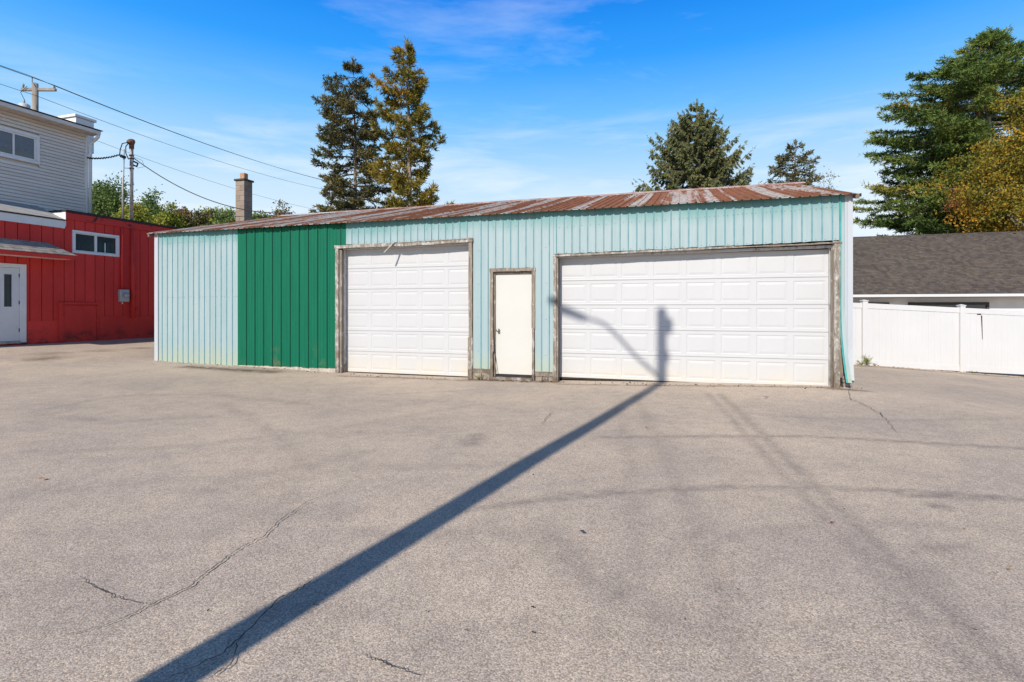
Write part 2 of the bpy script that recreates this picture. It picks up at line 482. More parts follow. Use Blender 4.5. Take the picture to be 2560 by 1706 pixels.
MAT['siding'] = plain('grey_lap_siding', (0.68, 0.62, 0.555), 0.6, 0.07, 3, objvar=0.05, vec=(0.3, 0.3, 2.0))
MAT['fascia'] = plain('old_gutter_paint', (0.64, 0.62, 0.60), 0.6, 0.12, 4)
MAT['eave_soffit'] = plain('soffit_boards', (0.60, 0.52, 0.45), 0.7, 0.2, 5)
MAT['shed'] = plain('rolled_roofing', (0.36, 0.34, 0.32), 0.9, 0.12, 5, bump=0.3)
def glass(name, tint):
    m = NT(name, 0.06, 0.6)
    m.color(m.ramp(m.noise(3.0, 4), 0.3, 0.7, tuple(t*0.6 for t in tint), tint))
    m.b.inputs['Coat Weight'].default_value = 0.6; m.b.inputs['Coat Roughness'].default_value = 0.03
    return m.mat
MAT['glass'] = glass('window_glass', (0.045, 0.055, 0.06))
MAT['blind'] = plain('window_blind', (0.16, 0.19, 0.22), 0.6, 0.15, 20)
MAT['meter'] = plain('meter_grey', (0.44, 0.45, 0.46), 0.45, 0.08, 8, metal=0.2)
MAT['conduit'] = plain('galvanised_conduit', (0.38, 0.36, 0.35), 0.5, 0.25, 7, metal=0.3)
MAT['rusty'] = plain('rusty_cap', (0.14, 0.075, 0.055), 0.8, 0.3, 12)
MAT['wire'] = plain('black_cable', (0.02, 0.022, 0.024), 0.6, 0.2, 5)
MAT['pole'] = plain('grey_pole_wood', (0.30, 0.27, 0.24), 0.9, 0.25, 5, bump=0.4, bscale=20, vec=(1, 1, 0.08))
MAT['ceramic'] = plain('insulator', (0.25, 0.24, 0.23), 0.3, 0.2, 5)
MAT['tank'] = plain('transformer_grey', (0.45, 0.47, 0.48), 0.5, 0.1, 5)
MAT['vinyl'] = white_metal('white_vinyl', (0.59, 0.59, 0.60), 0.12)
def shingle(name, a, b, sc=52.0):
    m = NT(name, 0.95, 0.12)
    f = m.noise(sc, 4, 0.85)
    c = m.ramp(f, 0.36, 0.66, a, b)
    tab = m.n('ShaderNodeTexWhiteNoise', noise_dimensions='3D')
    sn = m.n('ShaderNodeVectorMath', operation='SNAP'); sn.inputs[1].default_value = (0.13, 0.14, 50.0)
    m.l(m.local(), sn.inputs[0]); m.l(sn.outputs[0], tab.inputs['Vector'])
    k = m.ramp(tab.outputs['Value'], 0.0, 1.0, (0.72, 0.72, 0.74), (1.25, 1.2, 1.14))
    c = m.mix(1.0, c, k, 'MULTIPLY')
    c = m.mix(1.0, c, m.ramp(m.noise(0.5, 5), 0.3, 0.7, (0.88, 0.88, 0.9), (1.12, 1.1, 1.06)), 'MULTIPLY')
    lf = m.ramp(m.noise(22, 3, 0.9), 0.70, 0.745)
    c = m.mix(m.math('MULTIPLY', lf, m.mapr(m.noise(0.45, 4), 0.4, 0.65)), c, (0.26, 0.15, 0.06))
    m.color(c); m.bump(f, 0.6, 0.01)
    return m.mat
MAT['shingle'] = shingle('dark_shingle', (0.028, 0.026, 0.028), (0.175, 0.15, 0.13))
MAT['shingle_light'] = shingle('pale_shingle', (0.20, 0.185, 0.17), (0.40, 0.37, 0.345))
def leaf(name, stops, transl=0.25):
    m = NT(name, 0.7, 0.15)
    a = m.n('ShaderNodeAttribute', attribute_name='tint')
    r = m.n('ShaderNodeValToRGB'); e = r.color_ramp.elements
    e[0].position = stops[0][0]; e[0].color = (*stops[0][1], 1)
    e[1].position = stops[-1][0]; e[1].color = (*stops[-1][1], 1)
    for p, c in stops[1:-1]:
        q = e.new(p); q.color = (*c, 1)
    m.l(a.outputs['Fac'], r.inputs['Fac'])
    m.color(r.outputs['Color'])
    tr = m.n('ShaderNodeBsdfTranslucent'); m.l(r.outputs['Color'], tr.inputs['Color'])
    mx = m.n('ShaderNodeMixShader'); mx.inputs[0].default_value = transl
    out = m.t.nodes['Material Output']
    m.l(m.b.outputs[0], mx.inputs[1]); m.l(tr.outputs[0], mx.inputs[2]); m.l(mx.outputs[0], out.inputs['Surface'])
    return m.mat
MAT['needle_dark'] = leaf('dark_spruce_needles', [(0, (0.07, 0.078, 0.040)), (0.5, (0.165, 0.15, 0.066)), (0.8, (0.27, 0.215, 0.07)), (1, (0.34, 0.23, 0.07))])
MAT['needle_gold'] = leaf('yellowing_pine_needles', [(0, (0.08, 0.09, 0.03)), (0.4, (0.235, 0.205, 0.045)), (0.75, (0.44, 0.31, 0.05)), (1, (0.52, 0.28, 0.05))])
MAT['needle_spruce'] = leaf('olive_spruce_needles', [(0, (0.09, 0.115, 0.055)), (0.5, (0.19, 0.205, 0.088)), (0.9, (0.28, 0.26, 0.10)), (1, (0.34, 0.19, 0.07))])
MAT['needle_pine'] = leaf('green_pine_needles', [(0, (0.05, 0.095, 0.03)), (0.5, (0.16, 0.225, 0.055)), (0.85, (0.27, 0.29, 0.065)), (1, (0.46, 0.34, 0.07))])
MAT['leaf_gold'] = leaf('golden_maple_leaves', [(0, (0.08, 0.10, 0.02)), (0.35, (0.23, 0.19, 0.028)), (0.7, (0.46, 0.27, 0.033)), (1, (0.60, 0.25, 0.03))], 0.3)
MAT['leaf_green'] = leaf('green_leaves', [(0, (0.07, 0.11, 0.035)), (0.6, (0.17, 0.24, 0.07)), (1, (0.29, 0.33, 0.11))])
MAT['leaf_yellow'] = leaf('yellow_green_leaves', [(0, (0.11, 0.14, 0.03)), (0.6, (0.29, 0.31, 0.05)), (1, (0.47, 0.40, 0.06))])
MAT['leaf_brown'] = leaf('russet_leaves', [(0, (0.09, 0.095, 0.04)), (0.6, (0.21, 0.18, 0.065)), (1, (0.36, 0.20, 0.09))])
MAT['leaf_litter'] = leaf('dry_litter', [(0, (0.05, 0.035, 0.025)), (0.5, (0.16, 0.10, 0.05)), (1, (0.34, 0.22, 0.09))])
MAT['bark'] = plain('grey_bark', (0.19, 0.155, 0.13), 0.95, 0.35, 9, bump=0.5, bscale=25)
MAT['bark_pine'] = plain('pine_bark', (0.27, 0.215, 0.18), 0.95, 0.3, 9, bump=0.5, bscale=25)
MAT['dead'] = plain('dead_needles', (0.30, 0.11, 0.05), 0.9, 0.3, 9)

# ------------------------------------------------------------------ ground
rng = np.random.default_rng(7)
PXS = np.array([-40, -14, -9, -4.75, -2, 0, 3, 6, 9, 10.6, 13, 15.6, 17.2, 21, 30, 60.0])
PZS = np.array([0.75, 0.62, 0.52, 0.36, 0.17, 0.015, -0.02, -0.10, -0.10, -0.07, -0.015, 0.04, 0.015, -0.29, -0.9, -0.95])
FXS = np.array([-60, -20, -8, -3, 0, 16, 22, 32, 60.0])
FZS = np.array([0.6, 0.5, 0.22, 0.04, 0.0, 0.0, -0.15, -0.5, -0.7])
def smooth_interp(x, xs, zs):
    return (np.interp(x, xs, zs)*2 + np.interp(x-0.5, xs, zs) + np.interp(x+0.5, xs, zs) + np.interp(x-1, xs, zs)*0.5 + np.interp(x+1, xs, zs)*0.5) / 5.0
def gz(X, Y):
    a = np.asarray(X, float) - C0.x; b = np.asarray(Y, float) - C0.y
    xl = a*ct - b*st; yl = a*st + b*ct
    w = np.clip((yl + 6.5)/6.0, 0, 1); w = w*w*(3-2*w)
    return smooth_interp(xl, PXS, PZS)*w + smooth_interp(xl, FXS, FZS)*(1-w)
def gzl(x, y):
    p = W(x, y); return float(gz(p.x, p.y))
def GP(px, py, dz=0.0):                              # photograph place on the ground
    z = 0.0
    for _ in range(6):
        Z = (HC - z)*PX/(py - CY); X = (px-CX)/PX*Z
        z = float(gz(X, Z))
    return Vector((X, Z, z + dz))

def seg_dist(X, Y, pts):
    d = np.full(X.shape, 1e9)
    for (a, b) in zip(pts[:-1], pts[1:]):
        ax, ay, bx, by = a[0], a[1], b[0], b[1]
        L2 = (bx-ax)**2 + (by-ay)**2 + 1e-12
        t = np.clip(((X-ax)*(bx-ax) + (Y-ay)*(by-ay))/L2, 0, 1)
        d = np.minimum(d, np.hypot(X-ax-t*(bx-ax), Y-ay-t*(by-ay)))
    return d

def make_lot():
    xs = np.concatenate([[-48, -40, -34, -29, -25, -22, -20], np.arange(-18.5, -11, 0.5), np.arange(-11, 11.001, 0.065), np.arange(11.4, 18, 0.5), [19, 21, 24, 28, 34, 42]])
    ys = np.concatenate([[-34, -28, -22, -17, -13, -10, -7, -5, -3, -1.5, -0.5, 0.3], np.arange(0.9, 13.4, 0.065), np.arange(13.6, 24, 0.4), [25, 27, 30, 34]])
    X, Y = np.meshgrid(xs, ys)
    Z = gz(X, Y)
    Z = Z + 0.006*np.sin(X*1.3+0.6*Y)*np.cos(Y*0.9) * np.clip((12-np.abs(X))/4, 0, 1)
    wear = np.zeros(X.shape)
    def band(pts, w, amt):
        nonlocal wear
        p = [GP(*q) for q in pts]
        d = seg_dist(X, Y, p)
        wear = np.maximum(wear, 1.55*amt*np.exp(-(d/w)**2))
    band([(1800, 985), (2010, 1190), (2250, 1420), (2540, 1690)], 0.06, 0.30)
    band([(1770, 985), (1960, 1190), (2180, 1420), (2450, 1690)], 0.055, 0.25)
    band([(1500, 1093), (1760, 1091), (2020, 1092), (2300, 1107), (2600, 1125)], 0.05, 0.42)
    band([(1180, 1272), (1330, 1254), (1560, 1232), (1800, 1221), (2060, 1221), (2300, 1229), (2600, 1250)], 0.045, 0.40)
    band([(1230, 1262), (1400, 1236), (1560, 1222)], 0.03, 0.25)
    band([(1590, 990), (1660, 1130), (1730, 1290), (1800, 1480), (1850, 1690)], 0.09, 0.17)
    band([(1540, 990), (1570, 1130), (1590, 1290), (1600, 1480)], 0.08, 0.12)
    band([(560, 1010), (700, 1090), (760, 1170), (700, 1260), (520, 1340)], 0.10, 0.13)
    band([(60, 1130), (420, 1120), (800, 1080), (1200, 1010)], 0.09, 0.13)
    band([(0, 1250), (380, 1205), (800, 1180), (1260, 1160)], 0.10, 0.12)
    band([(1700, 1020), (2000, 1045), (2300, 1050), (2560, 1046)], 0.07, 0.16)
    band([(1650, 1380), (1900, 1330), (2200, 1310), (2560, 1330)], 0.08, 0.14)
    band([(1360, 1330), (1500, 1450), (1640, 1530)], 0.16, 0.24)
    band([(900, 1130), (760, 1170), (560, 1200)], 0.14, 0.18)
    band([(1190, 1090), (1180, 1110)], 0.12, 0.35)
    band([(2330, 1262), (2360, 1270)], 0.05, 0.55)
    band([(2240, 1235), (2300, 1240), (2480, 1246)], 0.04, 0.50)
    band([(2300, 1375), (2420, 1370)], 0.06, 0.30)
    band([(100, 1040), (300, 1055), (520, 1040)], 0.12, 0.16)
    band([(300, 990), (520, 985), (760, 1010)], 0.15, 0.14)
    for k in range(26):
        px, py = rng.uniform(0, 2560), rng.uniform(985, 1650)
        ln = rng.uniform(60, 300)
        band([(px, py), (px+ln, py+rng.uniform(-20, 20))], rng.uniform(0.04, 0.14), rng.uniform(0.06, 0.16))
    dirt = np.zeros(X.shape)
    def stain(pts, w, amt):
        nonlocal dirt
        d = seg_dist(X, Y, [GP(*q) for q in pts])
        dirt = np.maximum(dirt, amt*np.exp(-(d/w)**2))
    stain([(470, 917), (600, 926), (680, 930)], 0.22, 1.0)
    stain([(80, 868), (160, 866)], 0.22, 0.8)
    stain([(850, 940), (1000, 945), (1180, 953)], 0.10, 0.7)
    stain([(1180, 950), (1300, 953), (1390, 955)], 0.14, 1.0)
    stain([(1400, 960), (1700, 965), (2090, 970)], 0.07, 0.8)
    stain([(2140, 915), (2400, 934), (2560, 945)], 0.10, 0.9)
    stain([(2080, 972), (2160, 978)], 0.10, 0.8)
    stain([(60, 860), (380, 848)], 0.10, 0.8)
    ny, nx = X.shape
    v = np.stack([X, Y, Z], -1).reshape(-1, 3)
    i = np.arange(nx*ny).reshape(ny, nx)
    f = np.stack([i[:-1, :-1], i[:-1, 1:], i[1:, 1:], i[1:, :-1]], -1).reshape(-1, 4)
    o = np_mesh('parking_lot', v, f, MAT['asphalt'])
    for nm, arr in (('wear', wear), ('dirt', dirt)):
        at = o.data.attributes.new(nm, 'FLOAT', 'POINT'); at.data.foreach_set('value', arr.reshape(-1).astype(np.float32))
    o.data.polygons.foreach_set('use_smooth', np.ones(len(f), bool))
    o['kind'] = 'structure'
    return o
def np_mesh(name, v, f, mats, tint=None, parent=None, loc=None):
    me = bpy.data.meshes.new(name)
    k = f.shape[1]
    me.vertices.add(len(v)); me.vertices.foreach_set('co', np.ascontiguousarray(v, np.float32).reshape(-1))
    me.loops.add(f.size); me.loops.foreach_set('vertex_index', np.ascontiguousarray(f, np.int32).reshape(-1))
    me.polygons.add(len(f)); me.polygons.foreach_set('loop_start', np.arange(0, f.size, k, dtype=np.int32))
    me.update(calc_edges=True)
    for mt in (mats if isinstance(mats, (list, tuple)) else [mats]): me.materials.append(mt)
    if tint is not None:
        at = me.attributes.new('tint', 'FLOAT', 'FACE'); at.data.foreach_set('value', np.ascontiguousarray(tint, np.float32))
    o = bpy.data.objects.new(name, me); COL.objects.link(o)
    if parent is not None: o.parent = parent
    if loc is not None: o.location = loc
    return o
LOT = make_lot()
g = MB(); g.quad((-900, -900, -1.3), (900, -900, -1.3), (900, 900, -1.3), (-900, 900, -1.3))
g.build('ground', MAT['grass'])['kind'] = 'structure'

# cracks in the asphalt, narrow dark slivers lying on it
def crack(pts, w, seed, sub=9):
    r = random.Random(seed)
    P = [GP(*q) for q in pts]
    out = []
    for a, b in zip(P[:-1], P[1:]):
        for k in range(sub):
            t = k/sub
            p = a.lerp(b, t); L = (b-a).length
            n = Vector((-(b-a).y, (b-a).x, 0)).normalized()
            out.append(p + n*r.gauss(0, 0.004 + L*0.009) * (1 if 0 < k else 0.3))
    out.append(P[-1])
    m = MB()
    last = None
    for k, p in enumerate(out):
        d = (out[min(k+1, len(out)-1)] - out[max(k-1, 0)]); n = Vector((-d.y, d.x, 0)).normalized()
        ww = w*0.68*r.uniform(0.5, 1.2)*min(1, 0.25 + 3*min(k, len(out)-1-k)/len(out))
        z = float(gz(p.x, p.y)) + 0.013
        cur = (Vector((p.x+n.x*ww, p.y+n.y*ww, z)), Vector((p.x-n.x*ww, p.y-n.y*ww, z)))
        if last: m.quad(last[0], last[1], cur[1], cur[0])
        last = cur
    o = m.build('crack', MAT['crack'], LOT)
    return o
crack([(150, 1600), (290, 1560), (375, 1520), (470, 1475), (545, 1415), (600, 1375), (660, 1345), (705, 1300), (770, 1258), (860, 1225)], 0.0055, 1)
crack([(185, 1440), (250, 1478), (310, 1505), (378, 1518)], 0.004, 2)
crack([(420, 1706), (560, 1640), (640, 1560), (700, 1500), (770, 1465), (805, 1440)], 0.0055, 3)
crack([(520, 1706), (575, 1670), (610, 1590)], 0.004, 4)
crack([(905, 1640), (960, 1665), (1000, 1680), (1060, 1700)], 0.005, 5)
crack([(0, 1047), (100, 1028), (230, 1003), (330, 990), (420, 973)], 0.008, 6)
crack([(1354, 1062), (1368, 1045), (1382, 1030)], 0.007, 7)
crack([(2115, 972), (2128, 1000), (2170, 1018), (2215, 1048), (2242, 1085)], 0.007, 8)
crack([(2118, 974), (2160, 978)], 0.011, 9, 4)
crack([(1612, 1068), (1625, 1075)], 0.007, 10, 4)

# ------------------------------------------------------------------ garage
GAR = thing('garage', 'long metal-clad garage with faded blue and green sheets and rusty roof', 'garage', (0, 0, 0))
LEN, DEP = 15.81, 9.6
EZ, OVH = 3.315, 0.15
RZ = 4.585
SL = (RZ-EZ)/(DEP/2+OVH)

def sheet(name, x0, x1, z0, z1, ribs, mats, y=0.0, h=0.013, rw=0.016, z0b=None, seed=0, minor=False):
    # ribbed sheet: outline along x, pushed up from z0 to z1; rib flanks carry the second material
    r = random.Random(seed)
    if z0b is None: z0b = z0
    xs = [(x0, 0, 0)]
    for c in ribs:
        if c - rw*0.75 > x0 + 0.004 and c + rw*0.75 < x1 - 0.004:
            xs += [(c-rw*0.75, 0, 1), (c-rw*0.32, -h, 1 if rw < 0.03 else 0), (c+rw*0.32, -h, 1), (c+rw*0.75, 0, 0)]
    if rw > 0.03:                                    # two shallow stiffening beads between the ribs
        for c in ribs:
            for q in (0.085, 0.17):
                if c+q-0.012 > x0+0.05 and c+q+0.012 < x1-0.03:
                    xs += [(c+q-0.010, 0, 0), (c+q, -0.006, 0), (c+q+0.010, 0, 0)]
        xs.sort(key=lambda t: t[0])
    xs.append((x1, 0, 0))
    m = MB()
    T = 0.0035
    dz = [r.uniform(-0.008, 0.008) for _ in xs]
    for k in range(len(xs)-1):
        a, b = xs[k], xs[k+1]
        za = z0 + (z0b-z0)*(a[0]-x0)/(x1-x0) + dz[k]; zb = z0 + (z0b-z0)*(b[0]-x0)/(x1-x0) + dz[k+1]
        m.quad((a[0], y+a[1], za), (b[0], y+b[1], zb), (b[0], y+b[1], z1), (a[0], y+a[1], z1), a[2])
        m.quad((a[0], y+a[1], za), (a[0], y+a[1]+T, za), (b[0], y+b[1]+T, zb), (b[0], y+b[1], zb), a[2])
    o = m.build(name, mats, GAR)
    return o
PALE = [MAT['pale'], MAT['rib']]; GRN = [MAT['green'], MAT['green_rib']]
TOPZ = 3.352
# left faded sheets
edges = [0.125, 1.05, 1.92, 2.69]
for k in range(3):
    rb = [0.244 + 0.1757*i for i in range(15)]
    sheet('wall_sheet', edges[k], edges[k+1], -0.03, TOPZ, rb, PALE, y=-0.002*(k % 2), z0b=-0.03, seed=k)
# green sheets
edges = [2.694, 3.635, 4.575, 5.515]
for k in range(3):
    rb = [2.694+0.0 + 0.2567*i for i in range(1, 13)]
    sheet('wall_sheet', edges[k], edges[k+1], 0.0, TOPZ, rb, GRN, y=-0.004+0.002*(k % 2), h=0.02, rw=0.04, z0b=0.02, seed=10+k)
    lo = []
o = sheet('wall_sheet', 5.519, 5.772, 2.825, TOPZ, [5.64], GRN, y=-0.003, seed=14)
# faded sheets over the small door
edges = [5.776, 6.84, 7.83, 8.878]
rb = [5.932 + 0.1655*i for i in range(18)]
for k in range(3):
    sheet('wall_sheet', edges[k], edges[k+1], 2.835, TOPZ, rb, PALE, y=-0.002*(k % 2), seed=20+k)
# round the person door
rb = [8.894 + 0.1613*i for i in range(12)]
sheet('wall_sheet', 8.882, 9.262, 0.13, TOPZ, [9.057, 9.215], PALE, seed=31)
sheet('wall_sheet', 9.262, 10.226, 2.215, TOPZ, [9.38+0.163*i for i in range(6)], PALE, y=-0.002, seed=32)
sheet('wall_sheet', 10.226, 10.606, 0.11, TOPZ, [10.36, 10.52], PALE, seed=33)
# over the wide door
edges = [10.61] + [10.665+0.1566*(q+0.5) for q in (5, 10, 15, 20, 25)] + [15.62]
rb = [10.665 + 0.1566*i for i in range(40)]
for k in range(6):
    sheet('wall_sheet', edges[k], edges[k+1], 2.47+0.0145*k, TOPZ, rb, PALE, y=-0.002*(k % 2), z0b=2.47+0.0145*(k+1), seed=40+k)
# peeled strip at the right corner, curling outwards at its foot
def strip(name, x0, x1, za, zb, mats, curl, lean, y, foot, parent=GAR):
    m = MB(); N = 22; prev = None
    for k in range(N+1):
        t = k/N; z = zb + (za-zb)*t
        b = max(0, (t-foot)/(1-foot))
        yy = y - curl*b*b; xx = lean*b*b
        cur = [(x0+xx, yy, z), (x0+xx+(x1-x0)*0.22, yy-0.013, z), (x0+xx+(x1-x0)*0.38, yy-0.002, z), (x1+xx, yy-0.004-0.03*b, z)]
        if prev:
            for j in range(3):
                m.quad(cur[j], cur[j+1], prev[j+1], prev[j], 1 if j != 2 else 0)
        prev = cur
    return m.build(name, mats, parent, smooth=False)
o = strip('wall_sheet', 15.624, 15.70, 0.14, TOPZ, [MAT['pale'], MAT['teal']], 0.17, 0.06, -0.006, 0.60)
o['label'] = 'narrow sheet peeling away and curling out at its foot'
o = strip('corner_trim', 15.703, 15.825, 0.17, TOPZ, [MAT['corner'], MAT['corner']], 0.05, 0.0, -0.006, 0.80)
o['label'] = 'dented whitish corner trim curling out at its foot'
MB().box(15.70, 15.815, 0.012, 0.16, 0.22, TOPZ-0.002).build('corner_post', MAT['trim_bare'], GAR)
m = MB(); m.box(-0.012, 0.121, -0.014, 0.10, -0.05, TOPZ); m.box(0.104, 0.121, -0.024, -0.015, -0.05, TOPZ)
m.build('corner_trim', MAT['corner'], GAR)
# wall behind the sheets, other walls
m = MB()
m.box(0.13, 5.6, 0.02, 0.16, -0.12, 3.30); m.box(5.6, 8.82, 0.02, 0.16, 2.84, 3.30)
m.box(8.82, 9.30, 0.02, 0.16, 0.13, 3.30); m.box(9.30, 10.2, 0.02, 0.16, 2.20, 3.30); m.box(10.2, 10.66, 0.02, 0.16, 0.11, 3.30)
m.box(10.66, 15.53, 0.02, 0.16, 2.56, 3.30); m.box(15.53, 15.69, 0.02, 0.16, 0.2, 3.30)
m.build('wall_frame', MAT['trim_bare'], GAR)
def side_sheet(x, y0, y1, out, seed):
    r = random.Random(seed); m = MB(); ys = [y0]; n = int((y1-y0)/0.16)
    prof = []
    for k in range(n):
        c = y0 + 0.08 + k*0.16
        prof += [(c-0.025, 0), (c-0.01, 0.017), (c+0.01, 0.017), (c+0.025, 0)]
    prof = [(y0, 0)] + prof + [(y1, 0)]
    for k, (a, b) in enumerate(zip(prof[:-1], prof[1:])):
        zt = [min(EZ + SL*(q[0]+OVH), RZ - SL*(q[0]-DEP/2)) - 0.012 for q in (a, b)]
        q = [(x+out*a[1], a[0], -0.05), (x+out*b[1], b[0], -0.05), (x+out*b[1], b[0], zt[1]), (x+out*a[1], a[0], zt[0])]
        m.quad(*(q if out > 0 else q[::-1]))
    m.build('wall_sheet', [MAT['pale']], GAR)
for k in range(10):
    side_sheet(0.0, 0.11 + k*0.948, 0.11 + (k+1)*0.948, -1, k)
    side_sheet(LEN, 0.17 + k*0.942, 0.17 + (k+1)*0.942, 1, k)
MB().box(0.0, LEN, DEP-0.01, DEP+0.01, -0.1, 3.30).build('rear_wall', MAT['pale'], GAR)
MB().box(0.02, LEN-0.02, 0.9, 1.0, -0.12, 3.2).build('inner_partition', MAT['dark'], GAR)

# roof sheets
def roof_sheet_mesh(w, nrib, name='roof_sheet', sag=0.0, cut=0.0):
    m = MB()
    prof = [(0, 0)]
    p = w/nrib
    for k in range(nrib):
        c = p*(k+0.5)
        prof += [(c-0.022, 0), (c-0.010, 0.020), (c+0.010, 0.020), (c+0.022, 0)]
    prof.append((w+0.012, 0.001))
    ys = [-OVH - cut, 1.2, 2.4, 3.6, DEP/2]
    for (a, b) in zip(prof[:-1], prof[1:]):
        for y0, y1 in zip(ys[:-1], ys[1:]):
            f = lambda q, y: (q[0], y, EZ + SL*(y+OVH) + q[1] - sag*math.sin(math.pi*max(0, (y+OVH))/(DEP/2+OVH)))
            m.quad(f(a, y0), f(b, y0), f(b, y1), f(a, y1))
        # turned-down lip thickness at the eave
        f0 = (a[0], ys[0], EZ - SL*cut + a[1]); f1 = (b[0], ys[0], EZ - SL*cut + b[1])
        m.quad((f0[0], f0[1], f0[2]-0.006), (f1[0], f1[1], f1[2]-0.006), f1, f0)
    return m.mesh(name, MAT['roof'])
RW = 0.6135
rs = [roof_sheet_mesh(RW, 4, sag=s_, cut=c_) for s_, c_ in ((0, 0), (0.012, 0.012), (0.006, -0.010), (0.016, 0.02))]
rr = random.Random(5)
for k in range(26):
    o = put('roof_sheet', rr.choice(rs), GAR, (-0.12 + RW*k, 0, 0.002*(k % 2)))
m = MB()
for k in range(40):
    x0 = -0.12 + k*0.4014
    y0, y1 = DEP/2, DEP+OVH
    for a, b, h0, h1 in ((0, 0.34, 0, 0), (0.34, 0.36, 0, 0.02), (0.36, 0.38, 0.02, 0.02), (0.38, 0.4014, 0.02, 0)):
        m.quad((x0+a, y0, RZ+h0), (x0+b, y0, RZ+h1), (x0+b, y1, EZ+h1), (x0+a, y1, EZ+h0))
m.build('rear_roof', MAT['roof'], GAR)
# ridge caps
for k in range(7):
    x0, x1 = -0.14 + k*2.305, -0.14 + (k+1)*2.305 + 0.03
    h = 0.026 + 0.005*(k % 2)
    m = MB()
    for sy in (-1, 1):
        a = (DEP/2 + sy*0.21); za = RZ - SL*0.21 + h
        q = [(x0, a, za), (x1, a, za), (x1, DEP/2, RZ+h+0.012), (x0, DEP/2, RZ+h+0.012)]
        m.quad(*(q if sy < 0 else q[::-1]))
        q = [(x0, a, za-0.02), (x1, a, za-0.02), (x1, a, za), (x0, a, za)]
        m.quad(*(q if sy < 0 else q[::-1]))
    m.build('ridge_cap', MAT['ridge_pale'] if k < 1 else MAT['ridge'], GAR)
# eave board and rake trims
MB().box(0.0, LEN, -0.012, 0.018, 3.354, 3.358).build('eave_board', MAT['soffit'], GAR)
for xs_, nm in ((LEN+0.02, 'rake_board'), (-0.085, 'rake_board')):
    m = MB()
    q = []
    for y, z in ((-OVH+0.01, EZ), (DEP/2, RZ)):
        q.append((y, z))
    (ya, za), (yb, zb) = q
    m.hexa([(xs_, ya, za-0.085), (xs_+0.055, ya, za-0.085), (xs_+0.055, yb, zb-0.10), (xs_, yb, zb-0.10),
            (xs_, ya, za-0.004), (xs_+0.055, ya, za-0.004), (xs_+0.055, yb, zb-0.004), (xs_, yb, zb-0.004)])
    m.build(nm, MAT['soffit'], GAR)
m = MB(); m.box(LEN+0.0765, LEN+0.10, -OVH-0.01, -OVH+0.03, EZ-0.05, EZ+0.0)
m.build('rake_end', MAT['dark'], GAR)

# screws on the sheets
m = MB()
r = random.Random(3)
def screw(x, z, y=-0.004):
    x += r.uniform(-0.012, 0.012); z += r.uniform(-0.008, 0.008)
    q = 0.0075
    m.poly([(x+q*math.cos(a), y-0.002, z+q*math.sin(a)) for a in [math.pi*2*j/6 for j in range(6)]])
    m.poly([(x+q*0.5*math.cos(a), y-0.005, z+q*0.5*math.sin(a)) for a in [math.pi*2*j/6 for j in range(6)]])
for k in range(15):
    for z in (3.06, 1.67): screw(0.30+0.1757*k - 0.02, z); screw(0.30+0.1757*k+0.06, z+0.004) if k % 2 else None
for k in range(18): screw(5.98+0.1655*k, 3.10); screw(5.98+0.1655*k, 2.87)
for k in range(6): screw(9.33+0.163*k, 3.07)
for k in range(32):
    screw(10.72+0.1566*k, 3.00+0.004*k); screw(10.72+0.1566*k, 2.50+0.0026*k)
    if k > 13: screw(10.80+0.1566*k, 3.003+0.004*k)
for k in range(4): screw(9.0, 0.5+0.7*k); screw(10.45, 0.45+0.72*k)
for k in range(11):
    for z in (0.10, 1.6, 3.0): screw(2.76+0.2567*k, z, -0.008)
stuff(m.build('screws', MAT['screw'], GAR))

